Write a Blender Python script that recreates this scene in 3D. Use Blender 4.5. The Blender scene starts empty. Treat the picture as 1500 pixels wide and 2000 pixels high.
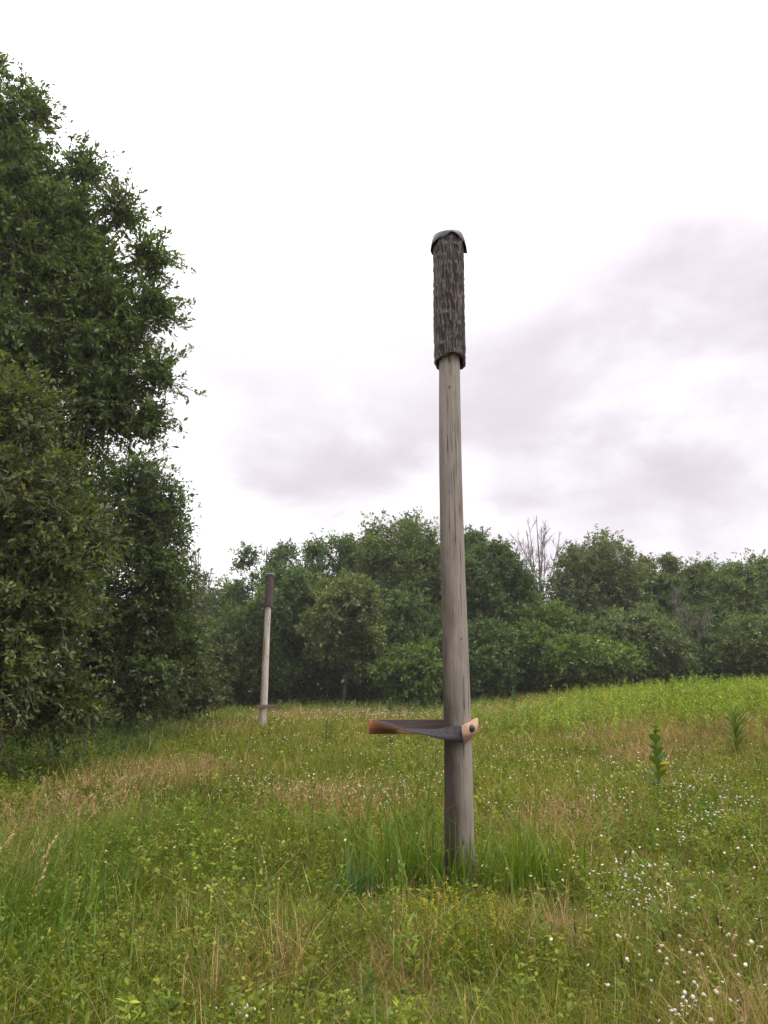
import bpy, math
import numpy as np
from mathutils import Vector

R = math.radians
rng = np.random.default_rng(11)
S = bpy.context.scene
COL = S.collection

# ------------------------------------------------------------------ camera
EYE = 1.6
FPX = 1470.0                       # focal length in pixels of the 1500x2000 photograph
TILT = math.atan(361 / FPX)
cam = bpy.data.cameras.new('camera')
camo = bpy.data.objects.new('camera', cam)
COL.objects.link(camo)
cam.sensor_fit = 'VERTICAL'
cam.sensor_height = 24.0
cam.lens = 24.0 * FPX / 2000.0
cam.clip_start = 0.05
cam.clip_end = 3000
camo.location = (0, 0, EYE)
camo.rotation_euler = (R(90) + TILT, 0, 0)
S.camera = camo
S.render.resolution_x, S.render.resolution_y = 768, 1024

# ------------------------------------------------------------------ light
SUN_EL, SUN_AZ = 52.0, 118.0       # azimuth clockwise from the view direction (+Y)
S.view_settings.view_transform = 'Standard'
S.view_settings.look = 'None'
S.view_settings.exposure = 0.6
S.view_settings.gamma = 1.0
sun = bpy.data.lights.new('sun', 'SUN')
sun.energy = 1.5
sun.angle = R(28)
sun.color = (1.0, 0.95, 0.88)
suno = bpy.data.objects.new('sun', sun)
COL.objects.link(suno)
sd = Vector((math.sin(R(SUN_AZ)) * math.cos(R(SUN_EL)), math.cos(R(SUN_AZ)) * math.cos(R(SUN_EL)), math.sin(R(SUN_EL))))
suno.rotation_euler = (-sd).to_track_quat('-Z', 'Y').to_euler()
suno.location = (10, -10, 30)

W = bpy.data.worlds.new('World')
S.world = W
W.use_nodes = True


class NT:
    """small helper for node trees"""
    def __init__(s, tree):
        s.t = tree

    def n(s, typ, **kw):
        nd = s.t.nodes.new(typ)
        for k, v in kw.items():
            if k.startswith('i_'):
                nd.inputs[k[2:].replace('_', ' ')].default_value = v
            else:
                setattr(nd, k, v)
        return nd

    def l(s, a, b):
        s.t.links.new(a, b)

    def math(s, op, a, b=None, clamp=False):
        nd = s.n('ShaderNodeMath', operation=op, use_clamp=clamp)
        for i, v in enumerate((a, b)):
            if v is None:
                continue
            if isinstance(v, (int, float)):
                nd.inputs[i].default_value = v
            else:
                s.l(v, nd.inputs[i])
        return nd.outputs[0]

    def mix(s, fac, a, b, blend='MIX'):
        nd = s.n('ShaderNodeMix', data_type='RGBA', blend_type=blend)
        for sock, v in ((nd.inputs[0], fac), (nd.inputs[6], a), (nd.inputs[7], b)):
            if isinstance(v, (int, float)):
                sock.default_value = v
            elif isinstance(v, tuple):
                sock.default_value = (*v, 1) if len(v) == 3 else v
            else:
                s.l(v, sock)
        return nd.outputs[2]

    def ramp(s, fac, stops):
        nd = s.n('ShaderNodeValToRGB')
        e = nd.color_ramp.elements
        while len(e) < len(stops):
            e.new(0.5)
        for el, (p, c) in zip(e, stops):
            el.position = p
            el.color = (c, c, c, 1) if isinstance(c, (int, float)) else (*c, 1)
        s.l(fac, nd.inputs[0])
        return nd.outputs[0]


def build_world():
    t = NT(W.node_tree)
    W.node_tree.nodes.clear()
    out = t.n('ShaderNodeOutputWorld')
    bgs = t.n('ShaderNodeBackground')
    bgs.inputs[1].default_value = 0.10
    sky = t.n('ShaderNodeTexSky', sky_type='NISHITA', sun_disc=False)
    sky.sun_elevation = R(SUN_EL)
    sky.sun_rotation = R(SUN_AZ)
    sky.dust_density = 3.0
    t.l(sky.outputs[0], bgs.inputs[0])
    bgc = t.n('ShaderNodeBackground')
    co = t.n('ShaderNodeTexCoord')
    sep = t.n('ShaderNodeSeparateXYZ')
    t.l(co.outputs['Generated'], sep.inputs[0])
    x, y, z = sep.outputs
    mp = t.n('ShaderNodeMapping')
    mp.inputs['Scale'].default_value = (1.0, 1.0, 1.9)
    mp.inputs['Location'].default_value = (3.32, 1.7, 0.45)
    t.l(co.outputs['Generated'], mp.inputs[0])
    nz = t.n('ShaderNodeTexNoise', i_Scale=4.2, i_Detail=7.0, i_Roughness=0.55, i_Distortion=0.2)
    t.l(mp.outputs[0], nz.inputs[0])
    wob = t.math('MULTIPLY', t.math('SUBTRACT', nz.outputs[0], 0.5), 1.0)
    xw = t.math('ADD', x, t.math('MULTIPLY', wob, 0.42))
    zw = t.math('ADD', z, t.math('MULTIPLY', wob, 0.22))
    # cloud banks: centre (x, z of the unit direction), half sizes, thickness
    tot = None
    for (cx, cz, sx, sz, am) in ((-0.06, 0.385, 0.27, 0.085, 0.55), (-0.18, 0.300, 0.13, 0.05, 0.42), (0.17, 0.335, 0.28, 0.06, 0.55), (-0.30, 0.42, 0.2, 0.05, 0.25), (0.05, 0.46, 0.2, 0.03, 0.2),
                                 (0.42, 0.40, 0.28, 0.085, 0.50), (0.53, 0.57, 0.22, 0.18, 1.25), (0.33, 0.48, 0.16, 0.07, 0.34), (0.38, 0.22, 0.42, 0.11, 0.72),
                                 (0.65, 0.14, 0.40, 0.20, 0.62), (0.05, 0.25, 0.14, 0.07, 0.45), (-0.75, 0.45, 0.3, 0.1, 0.4)):
        qx = t.math('DIVIDE', t.math('SUBTRACT', xw, cx), sx)
        qz = t.math('DIVIDE', t.math('SUBTRACT', zw, cz), sz)
        r2 = t.math('ADD', t.math('MULTIPLY', qx, qx), t.math('MULTIPLY', qz, qz))
        bl = t.math('MULTIPLY', t.math('POWER', 2.7183, t.math('MULTIPLY', r2, -0.8)), am)
        tot = bl if tot is None else t.math('ADD', tot, bl)
    tot = t.math('MULTIPLY', tot, t.math('ADD', t.math('MULTIPLY', wob, 3.0), 0.95))
    tot = t.math('SUBTRACT', 1.0, t.math('POWER', 2.7183, t.math('MULTIPLY', tot, -1.0)), clamp=True)
    col = t.mix(tot, (1.05, 1.03, 1.05), (0.42, 0.365, 0.422))
    # overcast sky is brightest overhead
    g = t.math('ADD', t.math('MULTIPLY', t.math('MULTIPLY', t.math('SUBTRACT', z, 0.45), 1.8, True), 1.5), 1.0)
    t.l(col, bgc.inputs[0])
    t.l(g, bgc.inputs[1])
    mx = t.n('ShaderNodeMixShader')
    mx.inputs[0].default_value = 0.94
    t.l(bgs.outputs[0], mx.inputs[1])
    t.l(bgc.outputs[0], mx.inputs[2])
    t.l(mx.outputs[0], out.inputs[0])


build_world()


# ------------------------------------------------------------------ helpers
def ray(px, py):
    """(X/Y, (Z-eye)/Y) of a pixel of the 1500x2000 photograph"""
    dx, dy = px - 750, 1000 - py
    fw = FPX * math.cos(TILT) - dy * math.sin(TILT)
    return dx / fw, (FPX * math.sin(TILT) + dy * math.cos(TILT)) / fw


def sstep(v):
    v = np.clip(v, 0, 1)
    return v * v * (3 - 2 * v)


def H(x, y):
    """ground height"""
    x = np.asarray(x, float)
    y = np.asarray(y, float)
    h = 0.016 * np.clip(y - 7, 0, 60) + 1.2 * sstep((x - 2) / 11) * sstep((y - 8) / 17)
    h = h + 0.04 * np.sin(x * 0.9 + 1.3 * np.sin(y * 0.35)) * np.sin(y * 0.6 + 0.7)
    return h


def spot(px, py, lift=0.0):
    """point of the ground (raised by lift) seen through a pixel"""
    a, b = ray(px, py)
    y = 3.0
    while y < 58:
        if EYE + b * y <= H(a * y, y) + lift:
            break
        y += 0.03
    return a * y, y, float(H(a * y, y))


def _hash(ix, iy, iz, seed):
    h = (ix * 374761393 + iy * 668265263 + iz * 2147483647 + seed * 974711) & 0xFFFFFFFF
    h = ((h ^ (h >> 13)) * 1274126177) & 0xFFFFFFFF
    return ((h ^ (h >> 16)) & 0xFFFF) / 65535.0


def vnoise(p, seed=0):
    p = np.asarray(p, float)
    i = np.floor(p).astype(np.int64)
    f = p - i
    f = f * f * (3 - 2 * f)
    r = 0
    for dx in (0, 1):
        for dy in (0, 1):
            for dz in (0, 1):
                w = (f[:, 0] if dx else 1 - f[:, 0]) * (f[:, 1] if dy else 1 - f[:, 1]) * (f[:, 2] if dz else 1 - f[:, 2])
                r = r + w * _hash(i[:, 0] + dx, i[:, 1] + dy, i[:, 2] + dz, seed)
    return r


def n2(x, y, s, seed=0):
    return vnoise(np.stack([np.asarray(x) * s, np.asarray(y) * s, np.full(len(x), 0.5)], 1), seed)


def unit(v):
    return v / np.maximum(np.linalg.norm(v, axis=-1, keepdims=True), 1e-9)


def rdir(n):
    return unit(rng.normal(size=(n, 3)))


class MB:
    """collects faces of one mesh object"""
    def __init__(s):
        s.v, s.f, s.c, s.m, s.n = [], [], [], [], 0

    def add(s, V, F, col=(0.5, 0.5, 0.5), mat=0):
        V = np.asarray(V, float).reshape(-1, 3)
        F = np.asarray(F, np.int64)
        if len(F) == 0:
            return
        s.v.append(V)
        s.f.append(F + s.n)
        c = np.asarray(col, float)
        if c.ndim == 1:
            c = np.tile(c, (len(F), 1))
        s.c.append(c)
        s.m.append(np.full(len(F), mat))
        s.n += len(V)

    def tube(s, pts, rad, sides=6, col=(0.5, 0.5, 0.5), mat=0, cap=False):
        P = np.asarray(pts, float)
        k = len(P)
        rad = np.broadcast_to(np.asarray(rad, float), (k,))
        T = unit(np.gradient(P, axis=0))
        ref = np.array([0.0, 0, 1]) if abs(T[0][2]) < 0.9 else np.array([1.0, 0, 0])
        A = unit(np.cross(T, ref))
        B = np.cross(T, A)
        an = np.arange(sides) * 2 * math.pi / sides
        V = (P[:, None] + rad[:, None, None] * (np.cos(an)[None, :, None] * A[:, None] + np.sin(an)[None, :, None] * B[:, None])).reshape(-1, 3)
        i = np.arange(k - 1)[:, None] * sides
        j = np.arange(sides)[None]
        j2 = (j + 1) % sides
        s.add(V, np.stack([i + j, i + j2, i + sides + j2, i + sides + j], -1).reshape(-1, 4), col, mat)
        if cap:
            for e in (0, k - 1):
                ring = V[e * sides:(e + 1) * sides]
                c = ring.mean(0)
                s.add(np.vstack([ring, c]), [[q, (q + 1) % sides, sides, sides] for q in range(sides)] if False else
                      [[q, (q + 1) % sides, sides] for q in range(sides)], col, mat)

    def grid(s, G, col=(0.5, 0.5, 0.5), mat=0, wrap=False):
        """G: (rows, cols, 3)"""
        r, c = G.shape[:2]
        i = np.arange(r - 1)[:, None] * c
        j = np.arange(c if wrap else c - 1)[None]
        j2 = (j + 1) % c
        s.add(G.reshape(-1, 3), np.stack([i + j, i + j2, i + c + j2, i + c + j], -1).reshape(-1, 4), col, mat)

    def build(s, name, mats, parent=None, smooth=False):
        me = bpy.data.meshes.new(name)
        V = np.concatenate(s.v)
        tot = np.concatenate([np.full(len(f), f.shape[1]) for f in s.f])
        loops = np.concatenate([f.reshape(-1) for f in s.f])
        me.vertices.add(len(V))
        me.vertices.foreach_set('co', V.astype(np.float32).reshape(-1))
        me.loops.add(len(loops))
        me.loops.foreach_set('vertex_index', loops.astype(np.int32))
        me.polygons.add(len(tot))
        me.polygons.foreach_set('loop_start', np.concatenate([[0], np.cumsum(tot)[:-1]]).astype(np.int32))
        me.polygons.foreach_set('material_index', np.concatenate(s.m).astype(np.int32))
        me.update(calc_edges=True)
        me.validate()
        c = np.concatenate(s.c)
        if c.shape[1] == 3:
            c = np.hstack([c, np.ones((len(c), 1))])
        if len(me.polygons) == len(c):
            at = me.attributes.new('tint', 'FLOAT_COLOR', 'FACE')
            at.data.foreach_set('color', c.astype(np.float32).reshape(-1))
        if smooth:
            me.polygons.foreach_set('use_smooth', np.ones(len(me.polygons), bool))
        for m in (mats if isinstance(mats, (list, tuple)) else [mats]):
            me.materials.append(m)
        o = bpy.data.objects.new(name, me)
        COL.objects.link(o)
        if parent:
            o.parent = parent
        return o


def tag(o, label=None, cat=None, group=None, kind=None):
    for k, v in (('label', label), ('category', cat), ('group', group), ('kind', kind)):
        if v:
            o[k] = v
    return o


def thing(name, label, cat, loc, group=None, rz=0.0):
    o = bpy.data.objects.new(name, None)
    o.empty_display_size = 0.2
    COL.objects.link(o)
    o.location = loc
    o.rotation_euler = (0, 0, rz)
    return tag(o, label, cat, group)


# ------------------------------------------------------------------ materials
def mat(name):
    m = bpy.data.materials.new(name)
    m.use_nodes = True
    m.node_tree.nodes.clear()
    t = NT(m.node_tree)
    out = t.n('ShaderNodeOutputMaterial')
    return m, t, out


def foliage(name, transl=0.35, gloss=0.06, rough=0.5):
    """leaf and blade material: the colour is each leaf's own"""
    m, t, out = mat(name)
    at = t.n('ShaderNodeAttribute', attribute_name='tint')
    d = t.n('ShaderNodeBsdfDiffuse')
    tr = t.n('ShaderNodeBsdfTranslucent')
    t.l(at.outputs[0], d.inputs[0])
    tc = t.mix(1.0, at.outputs[0], (1.15, 1.25, 0.6), 'MULTIPLY')
    t.l(tc, tr.inputs[0])
    mx = t.n('ShaderNodeMixShader')
    mx.inputs[0].default_value = transl
    t.l(d.outputs[0], mx.inputs[1])
    t.l(tr.outputs[0], mx.inputs[2])
    g = t.n('ShaderNodeBsdfGlossy')
    g.inputs['Roughness'].default_value = rough
    g.inputs[0].default_value = (0.9, 0.95, 1, 1)
    m2 = t.n('ShaderNodeMixShader')
    m2.inputs[0].default_value = gloss
    t.l(mx.outputs[0], m2.inputs[1])
    t.l(g.outputs[0], m2.inputs[2])
    t.l(m2.outputs[0], out.inputs[0])
    return m


def plain(name, col, rough=0.8, spec=0.3, noise=0.0, nscale=20.0, bump=0.0, stretch=(1, 1, 1), col2=None):
    m, t, out = mat(name)
    b = t.n('ShaderNodeBsdfPrincipled')
    b.inputs['Roughness'].default_value = rough
    b.inputs['Specular IOR Level'].default_value = spec
    co = t.n('ShaderNodeTexCoord')
    mp = t.n('ShaderNodeMapping')
    mp.inputs['Scale'].default_value = stretch
    t.l(co.outputs['Object'], mp.inputs[0])
    nz = t.n('ShaderNodeTexNoise', i_Scale=nscale, i_Detail=6.0, i_Roughness=0.6)
    t.l(mp.outputs[0], nz.inputs[0])
    c2 = col2 or tuple(c * (1 - noise) for c in col)
    f = t.ramp(nz.outputs[0], [(0.35, 0.0), (0.65, 1.0)])
    t.l(t.mix(f, c2, col), b.inputs['Base Color'])
    if bump:
        bp = t.n('ShaderNodeBump', i_Strength=bump, i_Distance=0.01)
        t.l(nz.outputs[0], bp.inputs['Height'])
        t.l(bp.outputs[0], b.inputs['Normal'])
    t.l(b.outputs[0], out.inputs[0])
    return m


def wood_pole(name, seed=0.0, brown=0.7, lum=1.0):
    """weathered grey round timber: long grain, checks, brown stain rising from the foot, shade painted into the side off the sun"""
    m, t, out = mat(name)
    b = t.n('ShaderNodeBsdfPrincipled')
    b.inputs['Roughness'].default_value = 0.85
    b.inputs['Specular IOR Level'].default_value = 0.2
    co = t.n('ShaderNodeTexCoord')

    def noise(scale, st, det=6.0, off=0.0):
        mp = t.n('ShaderNodeMapping')
        mp.inputs['Scale'].default_value = st
        mp.inputs['Location'].default_value = (seed + off, off * 2, seed)
        t.l(co.outputs['Object'], mp.inputs[0])
        nz = t.n('ShaderNodeTexNoise', i_Scale=scale, i_Detail=det, i_Roughness=0.65)
        t.l(mp.outputs[0], nz.inputs[0])
        return nz.outputs[0]
    grain = noise(85, (1, 1, 0.03))
    streak = noise(34, (1, 1, 0.04), 5.0, 3.0)
    blot = noise(2.2, (1.3, 1.3, 0.5), 5.0, 7.0)
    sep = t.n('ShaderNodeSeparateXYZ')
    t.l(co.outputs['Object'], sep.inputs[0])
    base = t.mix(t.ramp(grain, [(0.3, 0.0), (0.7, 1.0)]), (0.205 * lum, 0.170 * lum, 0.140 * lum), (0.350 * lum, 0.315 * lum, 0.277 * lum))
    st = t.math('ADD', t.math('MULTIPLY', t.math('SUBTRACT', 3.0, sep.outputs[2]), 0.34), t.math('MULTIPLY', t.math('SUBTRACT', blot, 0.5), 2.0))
    st = t.math('SUBTRACT', st, t.math('MULTIPLY', sep.outputs[0], 6.5))  # painted shade: the side turned from the sun gets a darker colour
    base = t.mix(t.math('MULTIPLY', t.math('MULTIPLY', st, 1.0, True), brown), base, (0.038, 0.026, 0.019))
    base = t.mix(t.ramp(streak, [(0.33, 0.55), (0.42, 0.0)]), base, (0.045, 0.034, 0.032))
    crk = noise(9, (1, 1, 0.03), 3.0, 11.0)
    line = t.ramp(t.math('ABSOLUTE', t.math('SUBTRACT', crk, 0.5)), [(0.0, 1.0), (0.018, 0.0)])
    brk = t.ramp(noise(3, (1, 1, 0.6), 2.0, 17.0), [(0.45, 0.0), (0.55, 0.9)])
    line = t.math('MULTIPLY', line, brk)
    base = t.mix(line, base, (0.03, 0.024, 0.022))
    t.l(base, b.inputs['Base Color'])
    bp = t.n('ShaderNodeBump', i_Strength=0.5, i_Distance=0.006)
    t.l(t.math('SUBTRACT', t.math('ADD', grain, streak), line), bp.inputs['Height'])
    t.l(bp.outputs[0], b.inputs['Normal'])
    t.l(b.outputs[0], out.inputs[0])
    return m


def bark_mat(name, c1, c2, scale=30, stretch=(1, 1, 0.3), bump=0.8):
    return plain(name, c2, 0.95, 0.1, nscale=scale, bump=bump, stretch=stretch, col2=c1)



def bark_plates(name):
    """cracked bark: pale weathered plates, dark fissures"""
    m, t, out = mat(name)
    b = t.n('ShaderNodeBsdfPrincipled')
    b.inputs['Roughness'].default_value = 0.95
    b.inputs['Specular IOR Level'].default_value = 0.1
    at = t.n('ShaderNodeAttribute', attribute_name='tint')
    co = t.n('ShaderNodeTexCoord')
    nz = t.n('ShaderNodeTexNoise', i_Scale=38.0, i_Detail=6.0, i_Roughness=0.65)
    mp = t.n('ShaderNodeMapping')
    mp.inputs['Scale'].default_value = (1, 1, 0.4)
    t.l(co.outputs['Object'], mp.inputs[0])
    t.l(mp.outputs[0], nz.inputs[0])
    f = t.math('MULTIPLY', at.outputs['Fac'], t.ramp(nz.outputs[0], [(0.35, 0.35), (0.6, 1.0)]))
    t.l(t.mix(f, (0.040, 0.034, 0.034), (0.160, 0.134, 0.120)), b.inputs['Base Color'])
    bp = t.n('ShaderNodeBump', i_Strength=0.6, i_Distance=0.01)
    t.l(nz.outputs[0], bp.inputs['Height'])
    t.l(bp.outputs[0], b.inputs['Normal'])
    t.l(b.outputs[0], out.inputs[0])
    return m


M = {
    'leaf': foliage('tree_leaf', 0.42, 0.02, 0.5),
    'grass': foliage('grass_blade', 0.33, 0.012, 0.5),
    'flower': foliage('petal', 0.3, 0.0),
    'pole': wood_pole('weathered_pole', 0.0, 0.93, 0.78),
    'pole_pale': wood_pole('pale_pole', 5.3, 0.15, 1.55),
    'tube_bark': bark_plates('sleeve_bark'),
    'tube_old': bark_mat('sleeve_bark', (0.052, 0.045, 0.047), (0.125, 0.108, 0.108), 24, (1, 1, 0.35), 0.9),
    'tube_brown': bark_mat('sleeve_brown', (0.06, 0.04, 0.04), (0.10, 0.07, 0.068), 24, (1, 1, 0.35), 0.6),
    'inside': plain('sleeve_inside', (0.018, 0.019, 0.024), 0.9, 0.1, 0.3),
    'cap': plain('cap_sheet', (0.075, 0.08, 0.105), 0.45, 0.5, 0.5, 9.0),
    'board': plain('board_wood', (0.36, 0.165, 0.065), 0.8, 0.2, nscale=9, bump=0.2, stretch=(0.35, 3, 6), col2=(0.27, 0.105, 0.04)),
    'board_dull': plain('board_dull', (0.17, 0.12, 0.085), 0.85, 0.2, nscale=9, stretch=(0.35, 3, 6), col2=(0.10, 0.07, 0.05)),
    'board_grey': plain('board_weathered', (0.115, 0.085, 0.078), 0.85, 0.2, nscale=12, bump=0.4, stretch=(0.3, 2, 8), col2=(0.055, 0.042, 0.042)),
    'block': plain('block_wood', (0.46, 0.30, 0.21), 0.8, 0.2, nscale=10, bump=0.2, stretch=(2, 2, 2), col2=(0.30, 0.17, 0.11)),
    'rubber': plain('rubber_strap', (0.042, 0.036, 0.038), 0.8, 0.2, 0.5, 30, bump=0.3),
    'bolt': plain('bolt_black', (0.022, 0.02, 0.022), 0.5, 0.4, 0.3),
    'trunk': bark_mat('tree_bark', (0.035, 0.028, 0.022), (0.085, 0.07, 0.058), 8, (1, 1, 0.25), 0.8),
    'dead': bark_mat('dead_bark', (0.08, 0.066, 0.062), (0.16, 0.135, 0.125), 8, (1, 1, 0.25), 0.5),
    'orange': plain('bare_wood', (0.42, 0.17, 0.07), 0.8, 0.2, 0.4, 30),
}


# ------------------------------------------------------------------ ground
def axis(a, b, fine0, fine1, step):
    mid = np.arange(fine0, fine1 + 1e-6, step)
    lo = fine0 - np.geomspace(2, fine0 - a, 14)[::-1]
    hi = fine1 + np.geomspace(2, b - fine1, 14)
    return np.concatenate([lo, mid, hi])


def ground_material():
    m, t, out = mat('meadow_soil')
    b = t.n('ShaderNodeBsdfPrincipled')
    b.inputs['Roughness'].default_value = 1.0
    b.inputs['Specular IOR Level'].default_value = 0.0
    co = t.n('ShaderNodeTexCoord')
    n1 = t.n('ShaderNodeTexNoise', i_Scale=0.7, i_Detail=8.0)
    nn = t.n('ShaderNodeTexNoise', i_Scale=14.0, i_Detail=8.0)
    t.l(co.outputs['Object'], n1.inputs[0])
    t.l(co.outputs['Object'], nn.inputs[0])
    c = t.mix(t.ramp(n1.outputs[0], [(0.4, 0.0), (0.62, 1.0)]), (0.030, 0.032, 0.012), (0.06, 0.045, 0.024))
    c = t.mix(t.ramp(nn.outputs[0], [(0.35, 0.0), (0.7, 1.0)]), c, (0.16, 0.12, 0.065))
    bx, by, _ = spot(1090, 1815, 0.0)          # a patch of bare reddish soil
    dv = t.n('ShaderNodeVectorMath', operation='DISTANCE')
    t.l(co.outputs['Object'], dv.inputs[0])
    dv.inputs[1].default_value = (bx, by, float(H(bx, by)))
    dd = t.math('ADD', dv.outputs['Value'], t.math('MULTIPLY', t.math('SUBTRACT', nn.outputs[0], 0.5), 0.25))
    soil = t.mix(nn.outputs[0], (0.10, 0.060, 0.035), (0.24, 0.15, 0.09))
    c = t.mix(t.ramp(dd, [(0.30, 1.0), (0.42, 0.0)]), c, soil)
    t.l(c, b.inputs['Base Color'])
    bp = t.n('ShaderNodeBump', i_Strength=0.6, i_Distance=0.03)
    t.l(nn.outputs[0], bp.inputs['Height'])
    t.l(bp.outputs[0], b.inputs['Normal'])
    t.l(b.outputs[0], out.inputs[0])
    return m


gx, gy = axis(-240, 240, -40, 40, 0.5), axis(-120, 400, -6, 64, 0.5)
GX, GY = np.meshgrid(gx, gy)
mb = MB()
mb.grid(np.stack([GX, GY, H(GX, GY)], -1))
tag(mb.build('ground', ground_material(), smooth=True), kind='structure')


# ------------------------------------------------------------------ leaves, branches, trees
def leaves(mb, P, D, N, L, Wd, col, mat=0, fold=0.15):
    D = unit(D)
    Sx = unit(np.cross(D, N))
    U = np.cross(Sx, D)
    L = L[:, None]
    Wd = Wd[:, None]
    mid = P + D * L * 0.48 + U * Wd * fold
    V = np.stack([P, mid + Sx * Wd * 0.5, P + D * L, mid - Sx * Wd * 0.5], 1)
    n = len(P)
    mb.add(V.reshape(-1, 3), np.arange(4 * n).reshape(n, 4), col, mat)


def tints(n, base, var=0.25, hue=0.12):
    base = np.asarray(base, float)
    k = np.exp(rng.normal(size=(n, 1)) * var)
    h = np.stack([rng.normal(size=n) * hue, np.zeros(n), rng.normal(size=n) * hue], 1)
    return np.clip(base * k * (1 + h), 0.004, 0.9)


def limb(mb, a, b, r0, r1, sag=0.12, sides=5, k=6):
    a, b = np.asarray(a, float), np.asarray(b, float)
    t = np.linspace(0, 1, k)[:, None]
    P = a + (b - a) * t
    P = P + np.array([0, 0, 1.0]) * (np.sin(t * math.pi) * sag * np.linalg.norm(b - a))
    w = rng.normal(size=(k, 3)) * 0.02 * np.linalg.norm(b - a)
    w[0] = w[-1] = 0
    mb.tube(P + w, np.linspace(r0, r1, k), sides)
    return P


def clump_leaves(mb, C, Rc, axis_xy, n_tw, n_lf, size, base, spike=1.15, up=0.35, var=0.25, narrow=0.45, twig_mb=None):
    """clumps of leafy twigs; C (k,3) centres, Rc (k,) radii"""
    k = len(C)
    ctint = np.exp(rng.normal(size=k) * 0.16)
    cid = np.repeat(np.arange(k), n_tw)
    nt = len(cid)
    d = rdir(nt)
    outw = C[cid] - np.array([axis_xy[0], axis_xy[1], 0])
    outw[:, 2] = 0
    outw = unit(outw)
    d = unit(d + outw * 0.35 + np.array([0, 0, up]))
    tl = Rc[cid] * (0.5 + (spike - 0.5) * rng.random(nt) ** 2.2)
    start = C[cid] + rng.normal(size=(nt, 3)) * Rc[cid][:, None] * 0.18
    lid = np.repeat(np.arange(nt), n_lf)
    nl = len(lid)
    t = 0.18 + 0.82 * rng.random(nl) ** 0.75
    bend = np.array([0, 0, -0.25])
    P = start[lid] + d[lid] * (tl[lid] * t)[:, None] + bend * (tl[lid] * t * t)[:, None] + rng.normal(size=(nl, 3)) * 0.35 * size
    D = unit(d[lid] * 0.7 + rdir(nl) * 0.9 + np.array([0, 0, -0.12]))
    N = unit(np.array([0, 0, 0.8]) + d[lid] * 0.5 + rdir(nl) * 0.75)
    L = size * np.exp(rng.normal(size=nl) * 0.25)
    c = tints(nl, base, var) * ctint[cid[lid]][:, None]
    # a few bright young leaves near the twig tips
    young = rng.random(nl) < 0.03
    c[young] *= np.array([1.7, 1.5, 1.1])
    leaves(mb, P, D, N, L, L * narrow * (0.8 + 0.4 * rng.random(nl)), np.clip(c, 0, 0.6))
    if twig_mb is not None:
        sel = np.where((rng.random(nt) < 0.22) | (tl > Rc[cid] * 1.05))[0]
        for i in sel:
            p0 = start[i]
            q = [p0 + d[i] * tl[i] * s_ + bend * tl[i] * s_ * s_ for s_ in (0, 0.5, 1)]
            twig_mb.tube(q, [0.015, 0.011, 0.007], 3)


def lobed_tree(name, label, cat, x, y, lobes, size, base, dens=1.0, cl_r=0.8, n_tw=16, n_lf=20, trunk_r=0.22, top=None,
               narrow=0.42, spike=1.9, twigs=True, group=None, var=0.25, dx=0.0, dz=0.0):
    z0 = float(H(x, y))
    lobes = [(a_ + dx, b_, c_ + (dz if c_ > 6 else 0), d_) for a_, b_, c_, d_ in lobes]
    root = thing(name, label, cat, (x, y, z0), group)
    off = np.array([x, y, z0])
    cen, rad = [], []
    for (lx, ly, lz, lr) in lobes:
        n = max(4, int(round(dens * 5.5 * (lr / cl_r) ** 2)))
        v = rdir(n) * (rng.random(n) ** 0.4)[:, None] * max(0.3, lr - cl_r * 0.75)
        c = np.array([lx, ly, lz]) + v * np.array([1, 1, 0.92])
        c[:, 2] = np.maximum(c[:, 2], H(c[:, 0], c[:, 1]) + 0.35)
        cen.append(c)
        rad.append(cl_r * (0.75 + 0.5 * rng.random(n)))
    C = np.concatenate(cen) - off
    Rc = np.concatenate(rad)
    tb = MB()
    zt = top if top else max(l[2] + l[3] * 0.3 for l in lobes) - z0
    k = 9
    t = np.linspace(0, 1, k)
    tp = np.stack([np.cumsum(rng.normal(size=k) * 0.08) * (t > 0), np.cumsum(rng.normal(size=k) * 0.08) * (t > 0), zt * t], 1)
    tp[0, 2] = -0.25
    tr = trunk_r * (1 - 0.85 * t)
    tr[0] *= 1.35
    tb.tube(tp, tr, 9)
    for (lx, ly, lz, lr) in lobes:
        c = np.array([lx, ly, lz]) - off
        hz = min(max(c[2] - 0.55 * np.hypot(c[0], c[1]) - 0.5, zt * 0.12), zt * 0.9)
        q = np.array([np.interp(hz, tp[:, 2], tp[:, 0]), np.interp(hz, tp[:, 2], tp[:, 1]), hz])
        P = limb(tb, q, c, trunk_r * 0.27, trunk_r * 0.11, 0.1, 6)
        near = np.where(np.linalg.norm(C - c, axis=1) < lr * 1.05)[0]
        for i in near[:16]:
            limb(tb, P[rng.integers(3, 6)], C[i], trunk_r * 0.09, 0.010, 0.08, 4, 5)
    cb = MB()
    clump_leaves(cb, C, Rc, (0, 0), n_tw, n_lf, size, base, spike, narrow=narrow, twig_mb=tb if twigs else None, var=var)
    tb.build('trunk', M['trunk'], root, True)
    cb.build('crown', M['leaf'], root)
    return root


def crown_lobes(X, Y, Rr, zb, zt, n, flat=1.0, rr=(0.34, 0.5)):
    """lobes scattered over a domed crown"""
    out = []
    hc = (zt - zb) / 2
    zc = (zt + zb) / 2
    for i in range(n):
        f = (i + 0.5) / n
        zz = 1 - 2 * f
        a = i * 2.39996 + rng.random() * 0.8
        r = math.sqrt(max(0, 1 - zz * zz)) * (0.55 + 0.25 * rng.random())
        lr = Rr * rng.uniform(*rr)
        k = max(0.1, Rr - lr * 0.6)
        out.append((X + math.cos(a) * r * k * 1.2, Y + math.sin(a) * r * k * flat, zc + zz * max(0.2, hc - lr * 0.85), lr))
    out.append((X, Y, zc, Rr * 0.5))
    return out


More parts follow.
